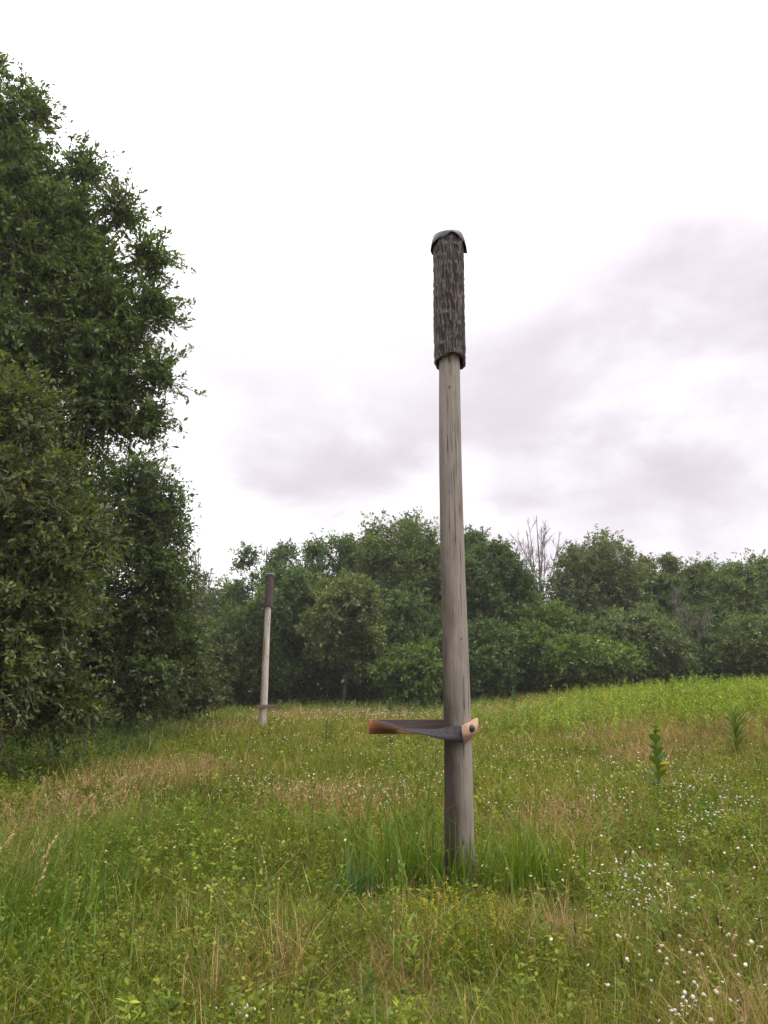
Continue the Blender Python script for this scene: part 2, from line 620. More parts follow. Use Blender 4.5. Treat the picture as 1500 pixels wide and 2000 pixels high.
# --- trees along the near side of the field
DARK = (0.084, 0.118, 0.031)
OLIVE = (0.088, 0.108, 0.029)
lobed_tree('broadleaf_tree', 'tall dark green tree with ragged stepped edge rising above the olive tree', 'tree', -11.2, 18.2,
           [(-12.6, 17.6, 17.2, 2.3), (-10.7, 17.6, 17.3, 1.35), (-9.5, 18, 15.3, 1.6), (-9.2, 18, 13.2, 1.8), (-7.6, 18, 12.2, 1.6),
            (-7.5, 18, 10.3, 1.7), (-7.0, 18.2, 8.8, 1.35), (-8.6, 18, 14.3, 1.5), (-8.3, 18, 13.2, 1.5), (-7.0, 18, 11.4, 1.4), (-10.4, 18, 16.4, 1.5), (-11.5, 18, 14, 3.0), (-10, 18, 11, 2.9), (-9.6, 18, 8, 2.8), (-12.6, 17.5, 11, 3),
            (-12.4, 18, 8, 3), (-8.6, 18, 6, 2.4), (-11, 18, 4.5, 2.6), (-8, 17.6, 4, 1.9),
            (-6.3, 18, 13.2, 0.8), (-7.2, 18, 14.7, 0.8), (-5.9, 18, 11.7, 0.8), (-5.7, 18, 9.9, 0.8), (-8.2, 18, 16.0, 0.8), (-9.8, 18, 18.0, 0.8), (-11.2, 17.6, 19.0, 0.9), (-6.0, 18.2, 8.6, 0.7)],
           0.14, DARK, dens=0.95, cl_r=0.68, n_tw=16, n_lf=18, trunk_r=0.32, top=16.0, narrow=0.4, spike=1.75, dx=-0.2, dz=-0.2)
lobed_tree('olive_toned_tree', 'olive brown leafy tree with foliage sweeping to the ground in front of the tallest tree', 'tree', -8.7, 13.6,
           [(-7.6, 13.6, 6.7, 1.6), (-8.9, 13.6, 7.3, 1.8), (-7.0, 13.4, 5.0, 1.7), (-6.5, 13.3, 3.5, 1.6), (-6.7, 13.0, 2.1, 1.4), (-8.6, 13.5, 5.2, 2.2),
            (-8.6, 13.5, 3, 2.2), (-6.1, 13.9, 4.4, 1.1), (-7.0, 12.2, 1.3, 1.0), (-8.2, 12.4, 2.0, 1.5), (-5.9, 13.8, 1.6, 0.9)],
           0.105, OLIVE, dens=1.25, cl_r=0.6, n_tw=16, n_lf=18, trunk_r=0.2, top=7.0, narrow=0.42)
lobed_tree('broadleaf_tree', 'mid height green tree between the tallest tree and the low rounded bush', 'tree', -9.4, 24.6,
           [(-9.2, 24.5, 8.7, 1.7), (-8.3, 24.5, 7.4, 1.7), (-7.9, 24.5, 5.5, 1.8), (-8.0, 24, 3.4, 1.9), (-10, 24.5, 6.3, 2.4), (-10.2, 24, 3.4, 2.4), (-8.0, 23.6, 1.8, 1.4)],
           0.14, (0.080, 0.110, 0.032), dens=1.0, cl_r=0.75, n_tw=16, n_lf=16, trunk_r=0.2, narrow=0.45, dx=0.65)
lobed_tree('broadleaf_tree', 'low rounded green bushy tree at the field corner beside the distant post', 'tree', -8.8, 30.2,
           [(-8.7, 30, 5.0, 1.5), (-8.2, 30, 3.2, 1.6), (-7.3, 29.6, 1.9, 1.2), (-9.6, 30, 4, 2.0), (-8.4, 29.4, 1.8, 1.4)],
           0.15, (0.062, 0.078, 0.026), dens=1.1, cl_r=0.7, n_tw=14, n_lf=16, trunk_r=0.14, narrow=0.45)
lobed_tree('broadleaf_tree', 'dense shadowy tree filling in behind the trunk of the tallest tree', 'tree', -16, 24,
           [(-15.5, 24, 15, 3.2), (-14.5, 24, 11, 3.4), (-13, 24, 7, 3.2), (-17, 24, 9, 3.6), (-13, 23, 3.5, 2.6), (-16, 23, 4, 3)],
           0.2, DARK, dens=0.8, cl_r=1.1, n_tw=16, n_lf=16, trunk_r=0.3, twigs=False)
lobed_tree('sapling', 'bright leafy sapling growing at the shaded foot of the tall dark trees', 'sapling', *spot(262, 1400, 0.1)[:2],
           [(*spot(262, 1400, 0.1)[:2], 0.75, 0.5), (spot(262, 1400, 0.1)[0] + 0.35, spot(262, 1400, 0.1)[1], 1.3, 0.45),
            (spot(262, 1400, 0.1)[0] - 0.3, spot(262, 1400, 0.1)[1], 1.6, 0.35)],
           0.14, (0.075, 0.12, 0.03), dens=0.7, cl_r=0.35, n_tw=9, n_lf=9, trunk_r=0.03, narrow=0.45, twigs=False)

# --- far wood: centre px, half width px, top px, distance, leaf colour, clump density, lobes, crown base share, label
G1, G2, G3, G4, G5 = (0.068, 0.104, 0.027), (0.090, 0.119, 0.030), (0.112, 0.134, 0.042), (0.094, 0.138, 0.024), (0.098, 0.122, 0.045)
FAR = [
    (425, 75, 1118, 58, G2, 1.0, 8, 0.05, 'low yellowish green tree in the gap behind the bushy field corner'),
    (530, 62, 1036, 55, G1, 0.55, 9, 0.35, 'thin airy tree with sky showing through above the distant post'),
    (470, 70, 1165, 50, G2, 1.1, 8, 0.03, 'dense mid green tree directly beside the distant post'),
    (575, 70, 1095, 50, G1, 1.1, 10, 0.03, 'rounded dark tree just past the distant post'),
    (655, 72, 1022, 57, G1, 1.0, 11, 0.1, 'dark tree with twin pointed tops behind the pale round crown'),
    (672, 58, 1108, 47, G3, 0.9, 9, 0.28, 'pale leaved tree on a thin stem amid dark woods'),
    (785, 88, 992, 54, G2, 1.0, 13, 0.12, 'tallest and broadest tree of the far wood'),
    (770, 80, 1130, 50, G1, 1.1, 9, 0.03, 'dark shaded tree under the broadest crown of the far wood'),
    (815, 62, 1245, 46, G4, 1.0, 7, 0.03, 'low bright shrubby tree half hidden by the large post'),
    (905, 62, 1018, 55, G1, 1.0, 10, 0.1, 'dark tree whose top shows just past the post between broad crown and dead tree'),
    (955, 66, 1042, 51, G1, 1.1, 11, 0.04, 'full dark green tree beside the bare dead tree'),
    (930, 70, 1195, 47, G1, 1.1, 8, 0.03, 'shaded dark tree immediately behind the large post'),
    (1065, 66, 1165, 49, G4, 1.1, 9, 0.03, 'bright green tree below the bare dead tree'),
    (1150, 66, 1232, 46, G4, 1.0, 8, 0.02, 'bright low tree with foliage stepping down to the ridge'),
    (1160, 74, 1032, 55, G5, 0.75, 12, 0.15, 'grey green tree with an airy peaked crown next to the bare dead tree'),
    (1245, 66, 1175, 48, G5, 1.0, 10, 0.03, 'silvery green rounded tree in front of the grey dead brush'),
    (1282, 42, 1064, 57, G5, 0.6, 9, 0.2, 'slim open topped tree behind the silvery rounded one'),
    (1350, 52, 1078, 58, G2, 0.7, 9, 0.15, 'tree with an umbrella shaped thin top over the grey dead brush'),
    (1370, 60, 1170, 52, G1, 1.0, 9, 0.03, 'dark green tree standing over the brightest part of the ridge'),
    (1455, 72, 1074, 55, G2, 0.9, 11, 0.08, 'broad tree at the end of the wood with yellowish tips'),
    (1475, 70, 1190, 49, G2, 1.0, 9, 0.02, 'leafy tree low in front of the broad tree at the end of the wood'),
    (1290, 60, 1235, 50, G1, 1.0, 8, 0.02, 'very dark tree at the foot of the grey dead brush'),
    (1008, 62, 1135, 60, G1, 1.0, 9, 0.05, 'dark tree filling the gap under the bare dead tree'),
    (1225, 62, 1078, 60, G2, 1.0, 10, 0.05, 'rounded tree between the airy peaked crown and the slim open topped one'),
    (1325, 60, 1100, 61, G1, 1.0, 9, 0.05, 'even topped tree showing between the slim tree and the umbrella shaped one'),
    (1405, 60, 1092, 61, G2, 1.0, 9, 0.05, 'tree closing the gap between the umbrella shaped one and the end of the wood'),
    (1590, 80, 1090, 56, G1, 1.0, 9, 0.05, 'tree just beyond the end of the visible wood'),
]
for (px, hw, py, Y, c, dn, nl, zb, lab) in FAR:
    a, b = ray(px, py)
    X = a * Y
    z0 = float(H(X, Y))
    zt = EYE + b * Y
    Rr = hw / FPX * Y * 1.5
    nl = int(nl * (0.9 if dn < 0.7 else 1.7))
    lo = crown_lobes(X, Y, Rr, z0 + zb * (zt - z0), zt, nl, 0.9, (0.38, 0.58))
    if zb > 0.2 and dn > 0.7:
        lo.append((X + Rr * 0.3, Y, z0 + 0.3 * (zt - z0), Rr * 0.35))
    lobed_tree('broadleaf_tree', lab, 'tree', X, Y, lo, 0.18, c, dens=dn, cl_r=max(0.6, Rr * 0.25), n_tw=13, n_lf=15,
               trunk_r=0.07 + 0.008 * (zt - z0), narrow=0.55, spike=1.5, twigs=False, group='trees of the far wood', var=0.28)


# --- bare trees
def bare_tree(name, label, x, y, h, spread, levels=5, r0=0.11, lean=0.0, fork=0.35, cat='dead tree', seed=1, first=3, width=None):
    global rng
    keep, rng = rng, np.random.default_rng(seed)
    z0 = float(H(x, y))
    root = thing(name, label, cat, (x, y, z0))
    tb, bb = MB(), MB()

    def grow(p, d, ln, r, lv, b):
        k = 4
        pts = [p]
        for i in range(k):
            d = unit(d + rng.normal(size=3) * 0.07 + np.array([0, 0, 0.035]))
            pts.append(pts[-1] + d * ln / k)
        b.tube(pts, np.linspace(r, r * 0.6, k + 1), 5 if lv > 2 else 3)
        if lv == 0:
            return
        n = first if lv == levels else (3 if lv > 1 else 4)
        for i in range(n):
            j = rng.integers(2, k + 1) if i else k
            s = unit(np.cross(d, rdir(1)[0]))
            dd = unit(d * (1.0 if i else 1.4) + s * spread * rng.uniform(0.6, 1.2) * (1 if i else 0.4) + np.array([0, 0, 0.12]))
            grow(pts[j], dd, ln * rng.uniform(0.6, 0.82), max(0.016, r * (0.58 if i else 0.66)), lv - 1, bb)
    d0 = unit(np.array([lean, 0, 1.0]))
    grow(np.array([0, 0, -0.2]), d0, h * fork, r0, levels, tb)
    rng = keep
    # true height and reach
    V = np.concatenate(tb.v + bb.v)
    kz = h / V[:, 2].max()
    kx = width / np.percentile(np.hypot(V[:, 0], V[:, 1]), 80.0) if width else 1.0
    for b_ in (tb, bb):
        b_.v = [v * np.array([kx, kx, kz]) for v in b_.v]
    tb.build('trunk', M['dead'], root, True)
    bb.build('branches', M['dead'], root, True)
    return root


def fan_tree(name, label, x, y, h, reach):
    """bare tree: one stem that splits low into a fan of rising limbs"""
    z0 = float(H(x, y))
    root = thing(name, label, 'dead tree', (x, y, z0))
    tb, bb = MB(), MB()
    tb.tube([[0, 0, -0.2], [0.05, 0, h * 0.2], [0, 0.03, h * 0.45], [0.06, 0, h * 0.72], [0.0, 0, h * 0.98]], [0.15, 0.13, 0.10, 0.06, 0.02], 6)

    def twig(p, d, ln, r, lv):
        q = p + d * ln * 0.5 + rng.normal(size=3) * 0.04 * ln
        e = q + unit(d + np.array([0, 0, 0.25]) + rng.normal(size=3) * 0.12) * ln * 0.5
        bb.tube([p, q, e], [r, r * 0.8, r * 0.5], 3)
        if lv:
            for _ in range(5):
                f = rng.uniform(0.3, 0.95)
                pp = p + (e - p) * f
                twig(pp, unit(d + rdir(1)[0] * 0.75 + np.array([0, 0, 0.3])), ln * rng.uniform(0.4, 0.65), max(0.013, r * 0.6), lv - 1)
    for i in range(15):
        ph = i * 2.4
        rr_ = reach * math.sqrt((i + 0.6) / 15)
        e = np.array([rr_ * math.cos(ph), rr_ * math.sin(ph), h * (1.0 - 0.22 * (rr_ / reach) ** 2 - 0.1 * rng.random())])
        s0 = np.array([0.02, 0, h * rng.uniform(0.38, 0.62)])
        t_ = np.linspace(0, 1, 7)[:, None]
        m_ = s0 * 0.55 + e * 0.45 + np.array([e[0] * 0.18, e[1] * 0.18, 0.1])
        P = (1 - t_) ** 2 * s0 + 2 * t_ * (1 - t_) * m_ + t_ ** 2 * e
        bb.tube(P, np.linspace(0.05, 0.016, 7), 4)
        for k in range(9):
            f = rng.uniform(0.25, 0.98)
            p = np.array([np.interp(f, t_[:, 0], P[:, c]) for c in range(3)])
            d = unit(unit(e - s0) + rdir(1)[0] * 0.8 + np.array([0, 0, 0.35]))
            twig(p, d, rng.uniform(0.5, 1.2), 0.02, 1)
    tb.build('trunk', M['dead'], root, True)
    bb.build('branches', M['dead'], root, True)
    return root


a, b = ray(1047, 1000)
fan_tree('dead_tree', 'bare leafless dead tree with fanned grey branches above the wood', a * 57.5, 57.5, EYE + b * 57.5 - float(H(a * 57.5, 57.5)), 2.9)
a, b = ray(1330, 1165)
bare_tree('dead_brush', 'grey dead brush with drooping twigs between silvery and umbrella topped trees', a * 48.5, 48.5, EYE + b * 48.5 - 1.2, 0.8, 5, 0.05, 0.0, 0.34, 'dead tree', width=1.6)
a, b = ray(396, 1052)
bare_tree('bare_sapling', 'thin leafless sapling poking out past the mid height green tree', a * 31.2, 31.2, EYE + b * 31.2 - 0.6, 0.5, 5, 0.07, 0.01, 0.33, 'bare sapling', width=0.8)

# --- shaded growth on the woodland floor: one mass
mb = MB()
n = 760
ux = rng.uniform(-18, 36, n)
uy = rng.uniform(54, 66, n)
uz = H(ux, uy) + rng.uniform(0.3, 7.0, n)
clump_leaves(mb, np.stack([ux, uy, uz], 1), rng.uniform(1.1, 1.9, n), (8, 90), 13, 13, 0.30, G1, 1.1, narrow=0.55)
n = 420
ux = rng.uniform(-18, 36, n)
uy = rng.uniform(50.5, 54, n)
uz = H(ux, uy) + rng.uniform(0.0, 1.6, n)
clump_leaves(mb, np.stack([ux, uy, uz], 1), rng.uniform(0.8, 1.3, n), (8, 90), 12, 12, 0.25, G1, 1.1, narrow=0.55)
n = 260
ux = rng.uniform(-20, -9.6, n)
uy = rng.uniform(14, 48, n)
uz = H(ux, uy) + rng.uniform(0.3, 3.0, n)
clump_leaves(mb, np.stack([ux, uy, uz], 1), rng.uniform(0.7, 1.3, n), (-30, 30), 12, 12, 0.2, DARK, 1.1, narrow=0.5)
tag(mb.build('undergrowth', M['leaf']), 'dark shaded undergrowth filling the floor of the wood', 'undergrowth', kind='stuff')


# ------------------------------------------------------------------ posts
def lathe_grid(rz, cols):
    """rz: list of (radius, z)"""
    an = np.arange(cols) * 2 * math.pi / cols
    return np.array([[[r * math.cos(q), r * math.sin(q), z] for q in an] for r, z in rz])


def box(mb, lo, hi, mat=0, bev=0.006):
    """bevelled box"""
    lo, hi = np.array(lo, float), np.array(hi, float)
    c, h = (lo + hi) / 2, (hi - lo) / 2
    V, idx = [], {}
    for sx in (-1, 1):
        for sy in (-1, 1):
            for sz in (-1, 1):
                s = np.array([sx, sy, sz])
                for ax in range(3):
                    p = s * (h - bev)
                    p[ax] = s[ax] * h[ax]
                    idx[(sx, sy, sz, ax)] = len(V)
                    V.append(c + p)
    F4, F3 = [], []
    for ax in range(3):
        o = [i for i in range(3) if i != ax]
        for s in (-1, 1):
            q = []
            for (u, v) in ((-1, -1), (1, -1), (1, 1), (-1, 1)):
                k = [0, 0, 0]
                k[ax], k[o[0]], k[o[1]] = s, u, v
                q.append(idx[(*k, ax)])
            F4.append(q)
        for u in (-1, 1):
            for v in (-1, 1):
                k0, k1 = [0, 0, 0], [0, 0, 0]
                k0[ax], k1[ax] = -1, 1
                for k in (k0, k1):
                    k[o[0]], k[o[1]] = u, v
                F4.append([idx[(*k0, o[0])], idx[(*k1, o[0])], idx[(*k1, o[1])], idx[(*k0, o[1])]])
    for sx in (-1, 1):
        for sy in (-1, 1):
            for sz in (-1, 1):
                F3.append([idx[(sx, sy, sz, a_)] for a_ in range(3)])
    mb.add(V, F4, mat=mat)
    mb.add(V, F3, mat=mat)


def post(label, x, y, lean, h_top, h_tube, r_foot, r_top, r_tube, h_strap, board, near, rz):
    z0 = float(H(x, y))
    root = thing('roost_post', label, 'post', (x, y, z0), 'bark topped roost posts', rz)
    # pole
    nz, nc = (90, 40) if near else (40, 24)
    t = np.linspace(0, 1, nz)
    zz = -0.4 + t * (h_tube + 0.75 + 0.4)
    rr = r_foot + (r_top - r_foot) * np.clip(zz / h_tube, 0, 1.1)
    an = np.arange(nc) * 2 * math.pi / nc
    ZZ, AA = np.meshgrid(zz, an, indexing='ij')
    nn = vnoise(np.stack([np.cos(AA).ravel() * 1.6, np.sin(AA).ravel() * 1.6, ZZ.ravel() * 0.8], 1), 5).reshape(ZZ.shape)
    n3 = vnoise(np.stack([np.cos(AA).ravel() * 7, np.sin(AA).ravel() * 7, ZZ.ravel() * 1.1], 1), 9).reshape(ZZ.shape)
    RR = rr[:, None] * (1 + 0.035 * (nn - 0.5)) - 0.006 * np.clip(0.35 - n3, 0, 1) / 0.35
    sway = 0.012 * np.sin(ZZ * 1.1 + 0.4)
    G = np.stack([RR * np.cos(AA) + lean * ZZ + sway, RR * np.sin(AA), ZZ], -1)
    mb = MB()
    mb.grid(G, wrap=True)
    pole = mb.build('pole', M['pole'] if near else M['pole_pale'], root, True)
    cx = lambda z: lean * z + 0.012 * math.sin(z * 1.1 + 0.4)
    if near:
        for (zn, q) in ((4.60, -95), (2.15, -66)):
            mb = MB()
            r_ = r_foot + (r_top - r_foot) * zn / h_tube
            p = np.array([cx(zn) + math.cos(R(q)) * (r_ - 0.004), math.sin(R(q)) * (r_ - 0.004), zn])
            d = np.array([math.cos(R(q)), math.sin(R(q)), 0])
            mb.tube([p, p + d * 0.007, p + d * 0.011], [0.0075, 0.0075, 0.004], 10, cap=True)
            mb.build('nail', M['bolt'], pole)
    else:
        mb = MB()
        zs = np.linspace(2.55, 3.45, 9)
        g = []
        for k, zq in enumerate(zs):
            r_ = r_foot + (r_top - r_foot) * zq / h_tube + 0.005
            w = math.sin(math.pi * (k + 0.3) / 9.5) * 17
            g.append([[cx(zq) + math.cos(R(q)) * r_, math.sin(R(q)) * r_, zq] for q in (-122 - w, -122 - w / 3, -122 + w / 3, -122 + w)])
        mb.grid(np.array(g))
        mb.build('stripped_patch', M['orange'], pole)
    # bark sleeve
    nz, nc = (170, 144) if near else (60, 48)
    t = np.linspace(0, 1, nz)
    zz = h_tube + t * (h_top - h_tube)
    an = np.arange(nc) * 2 * math.pi / nc
    ZZ, AA = np.meshgrid(zz, an, indexing='ij')
    ca, sa = np.cos(AA).ravel(), np.sin(AA).ravel()

    def nb(f, fz, sd):
        return vnoise(np.stack([ca * f, sa * f, ZZ.ravel() * fz], 1), sd).reshape(ZZ.shape)
    warp = nb(3, 6, 21)
    w2 = vnoise(np.stack([ca * 11.5 + warp.ravel() * 1.6, sa * 11.5 + warp.ravel() * 1.6, ZZ.ravel() * 9.0], 1), 3).reshape(ZZ.shape)
    w3 = vnoise(np.stack([ca * 17, sa * 17, ZZ.ravel() * 30], 1), 4).reshape(ZZ.shape)
    ridge = 1 - np.abs(2 * w2 - 1)
    disp = (0.019 * ridge ** 1.5 + 0.010 * (w3 - 0.5)) * (1 - 0.8 * np.clip((t - 0.955) / 0.03, 0, 1))[:, None]
    prof = 1 + 0.03 * np.sin((ZZ - h_tube) / (h_top - h_tube) * math.pi * 0.9 + 0.2) + 0.05 * (nb(1.2, 1.5, 8) - 0.5)
    edge = (0.025 * (nb(2.2, 0.01, 31) - 0.5) * 2 - 0.035 * np.sin(AA)) * np.clip(1 - t * 6, 0, 1)[:, None]
    RR = r_tube * prof - 0.014 + disp
    cxa = lean * ZZ
    out = np.stack([RR * np.cos(AA) + cxa, RR * np.sin(AA), ZZ + edge], -1)
    ri = r_tube - 0.028
    mb = MB()
    mb.grid(out, np.clip(1.35 * ridge[:-1] ** 2.6 - 0.75 * (1 - w3[:-1]) + 0.25 * (nb(1.5, 2.0, 77)[:-1] - 0.4), 0, 1).reshape(-1, 1).repeat(3, 1), wrap=True)
    inner = np.stack([ri * np.cos(AA) + cxa, ri * np.sin(AA), ZZ + edge], -1)
    mb.grid(np.stack([inner[0], out[0]]), wrap=True)
    mb.grid(inner[::max(1, nz // 8)][::-1], wrap=True, mat=1)
    mb.build('bark_sleeve', [M['tube_bark'] if near else M['tube_brown'], M['inside']], root, True)
    # cap: a square sheet folded down over the round top, corners hanging at both sides
    nc = 72
    an = np.arange(nc) * 2 * math.pi / nc
    cor = np.abs(np.cos(an)) ** 3
    frt = np.clip(-np.sin(an), 0, 1)
    drop = (0.045 + 0.120 * cor ** 0.7 + 0.022 * np.sin(an * 3 + 1) + 0.012 * np.sin(an * 7 + 2)) * r_tube / 0.165
    flare = 0.004 + 0.022 * cor + 0.008 * np.sin(an * 5 + 2) + 0.004 * np.sin(an * 11)
    rows = []
    top = h_top + 0.034
    tilt = 0.010 * np.sin(an + 0.6)
    for f, kz in ((0.0005, 0.014), (0.35, 0.013), (0.7, 0.009), (0.93, 0.004), (1.03, -0.004)):
        rows.append([[r_tube * f * math.cos(q) + lean * top, r_tube * f * math.sin(q), top + kz + tilt[i] * f + 0.006 * math.sin(3 * q + f * 4)] for i, q in enumerate(an)])
    for s_ in (0.3, 0.65, 1.0):
        rows.append([[(r_tube * 1.045 + flare[i] * s_ + 0.004) * math.cos(q) + lean * top, (r_tube * 1.045 + flare[i] * s_ + 0.004) * math.sin(q),
                      top - 0.004 + tilt[i] - drop[i] * s_] for i, q in enumerate(an)])
    # turned under: the sheet's own thickness
    for s_ in (1.0, 0.5, 0.1):
        rows.append([[(r_tube * 1.03 + flare[i] * s_ - 0.001) * math.cos(q) + lean * top, (r_tube * 1.03 + flare[i] * s_ - 0.001) * math.sin(q),
                      top - 0.008 + tilt[i] - drop[i] * s_] for i, q in enumerate(an)])
    mb = MB()
    mb.grid(np.array(rows), wrap=True)
    mb.build('cap', M['cap'], root, True)
    # clamp: long board behind the pole, rubber strap twisting round the front to a bolted block
    zs = h_strap
    r_s = r_foot + (r_top - r_foot) * zs / h_tube
    x0 = cx(zs)
    L, hb = board, 0.066
    mb = MB()
    box(mb, (x0 - L, r_s + 0.002, zs - hb), (x0 + r_s + 0.03, r_s + 0.045, zs + hb), 0)
    brd = mb.build('board', [M['board'] if near else M['board_dull']], root)
    # weathered grey skin of the board next to the pole
    bx0, bx1, yb = x0 - L * 0.93, x0 - r_s * 0.2, r_s - 0.002
    k = 24
    FS = [0.0, 0.17, 0.35, 0.52, 0.686, 0.81, 1.0]
    CZ = [0.060, 0.030, -0.020, -0.036, -0.050, -0.050, -0.050]
    HW = [0.005, 0.009, 0.014, 0.020, 0.034, 0.055, 0.072]
    g0, g1 = [], []
    for i in range(k):
        f = i / (k - 1)
        xx = bx0 + (bx1 - bx0) * f
        g0.append([xx, yb, zs + hb - 0.002])
        g1.append([xx, yb, zs + max(-hb + 0.002, float(np.interp(f * 0.9, FS, CZ)) - 0.004)])
    mb = MB()
    mb.grid(np.array([g0, g1]))
    mb.build('weathered_face', M['board_grey'], brd)
    # strap
    k = 40
    A_, B_ = [], []
    xs = x0 - L * 0.95
    xe = x0 + r_s * 0.40
    for i in range(k):
        f = i / (k - 1)
        xx = xs + (xe - xs) * f
        hw = float(np.interp(f, FS, HW))
        tw = math.asin(hw / 0.0725)
        dz, dy = hw, math.cos(tw) * 0.0725
        q = float(sstep((f - 0.25) / 0.55))
        yy = (r_s - 0.010 - dy) * (1 - q) + (-r_s - 0.030) * q
        cz = zs + float(np.interp(f, FS, CZ))
        A_.append([xx, yy + dy, cz + dz])
        B_.append([xx, yy - dy, cz - dz])
    A_, B_ = np.array(A_), np.array(B_)
    th = np.array([0, -0.009, 0])
    mb = MB()
    mb.grid(np.array([A_, (A_ * 2 + B_) / 3 + th * 0.3, (A_ + B_ * 2) / 3 + th * 0.3, B_, B_ + th, (A_ + B_ * 2) / 3 + th * 1.3, (A_ * 2 + B_) / 3 + th * 1.3, A_ + th, A_]))
    mb.build('rubber_strap', M['rubber'], root, True)
    # block at the end of the strap, its outer face turned to the side
    mb = MB()
    px0, px1 = x0 + r_s * 0.28, x0 + r_s + 0.062
    yf, yk = -r_s - 0.075, -r_s * 0.15
    zt_, zb_ = zs + 0.060, zs - 0.060
    w = 0.034
    base = np.array([[px0, yf], [px1, yk], [px1 - 0.016, yk + 0.05], [px0 - 0.014, yf + 0.05]])
    ce = [-0.052, 0.020, 0.020, -0.052]
    hv = [0.070, 0.060, 0.060, 0.070]
    V = np.array([[*p, zs + ce[i] + sg * hv[i]] for sg in (-1, 1) for i, p in enumerate(base)])
    mb.add(V, [[0, 3, 2, 1], [4, 5, 6, 7], [0, 1, 5, 4], [1, 2, 6, 5], [2, 3, 7, 6], [3, 0, 4, 7]])
    blk = mb.build('block', M['block'] if near else M['board_dull'], root)
    c = (V[0] + V[1] + V[4] + V[5]) / 4 + np.array([0.004, 0, 0.010])
    d = unit(np.array([base[1][1] - base[0][1], -(base[1][0] - base[0][0]), 0]))
    mb = MB()
    mb.tube([c - d * 0.01, c + d * 0.008, c + d * 0.020, c + d * 0.027], [0.032, 0.032, 0.026, 0.013], 20, cap=True)
    mb.build('bolt', M['bolt'], blk, True)
    return root


PX, PY = 0.0894 * 7.0 + 0.012, 7.0
post('large weathered grey post with cracked dark bark sleeve and clamp, standing in the open meadow', PX, PY, 0.0055,
     6.30, 4.90, 0.131, 0.104, 0.155, 1.375, 0.80, True, 0.0)
a, b = ray(513, 1395)
FX, FY = a * 30, 30.0
post('distant pale post with brown sleeve and orange stripped patch in front of the wood', FX, FY, 0.016,
     6.38 - float(H(FX, FY)), 5.04 - float(H(FX, FY)), 0.150, 0.112, 0.165, 1.24 - float(H(FX, FY)), 0.58, False, 0.0)
# the far post's clamp points the other way
fp = [o for o in bpy.data.objects if o.name.startswith('roost_post') and abs(o.location.y - FY) < 0.1][0]
for ch in fp.children:
    if ch.name.split('.')[0] in ('board', 'rubber_strap', 'block'):
        ch.rotation_euler = (0, 0, math.pi)


# ------------------------------------------------------------------ meadow
TAN = [(300, 1520, 1.1), (150, 1565, 0.8), (380, 1505, 0.7), (1215, 1432, 1.3), (1330, 1440, 1.3), (1420, 1430, 1.2), (1500, 1420, 1.2), (720, 1392, 3.0), (560, 1400, 2.0),
       (860, 1385, 3.0), (400, 1425, 1.3), (980, 1395, 2.0), (40, 1700, 0.35), (760, 1850, 0.22), (560, 1850, 0.16), (1480, 1965, 0.35), (1090, 1800, 0.22), (1250, 1470, 0.7),
       (820, 1720, 0.2), (440, 1890, 0.2), (1400, 1850, 0.25), (640, 1560, 0.9), (1100, 1600, 0.6), (60, 1620, 0.6)]
TANW = [(*spot(px, py, 0.2)[:2], r) for px, py, r in TAN]
BARE = [(*spot(1090, 1815, 0.0)[:2], 0.33)]


def fields(x, y):
    x = np.asarray(x, float)
    y = np.asarray(y, float)
    tan = np.zeros(len(x))
    for (tx, ty, r) in TANW:
        d2 = ((x - tx) ** 2 + ((y - ty) * 0.75) ** 2) / (r * r)
        tan = np.maximum(tan, np.exp(-d2 * 0.9))
    tan = tan * (0.4 + 0.9 * n2(x, y, 2.1, 2)) + 0.28 * np.clip(n2(x, y, 0.9, 4) * 0.6 + n2(x, y, 3.1, 6) * 0.6 - 0.45, 0, 1)
    lush = np.clip(0.75 - (x + 1.2 + 0.15 * y) * 0.16, 0, 1) * np.exp(-np.clip(y - 10, 0, 99) / 9) + np.clip((n2(x, y, 1.3, 13) - 0.55) * 3, 0, 1) * 0.8
    lush = np.clip(lush + np.clip((-x - 5) / 3, 0, 1) * 0.9, 0, 1.2)
    bare = np.zeros(len(x))
    for (tx, ty, r) in BARE:
        bare = np.maximum(bare, np.exp(-(((x - tx) / r) ** 2 + ((y - ty) / (r * 1.1)) ** 2) ** 2))
    return np.clip(tan, 0, 1), lush, bare


def half_width(y):
    return 0.60 * y + 1.4


def scatter(y0, y1, per_m2):
    out = []
    n = int(per_m2 * (y1 - y0) * 2 * half_width(y1))
    y = rng.uniform(y0, y1, n)
    x = rng.uniform(-1, 1, n) * half_width(y1)
    k = np.abs(x) < half_width(y)
    x, y = x[k], y[k]
    # stays clear of the near tree's roots and the far wood
    k = (x > -13) & (np.hypot(x - PX, y - PY) > 0.13)
    return x[k], y[k]


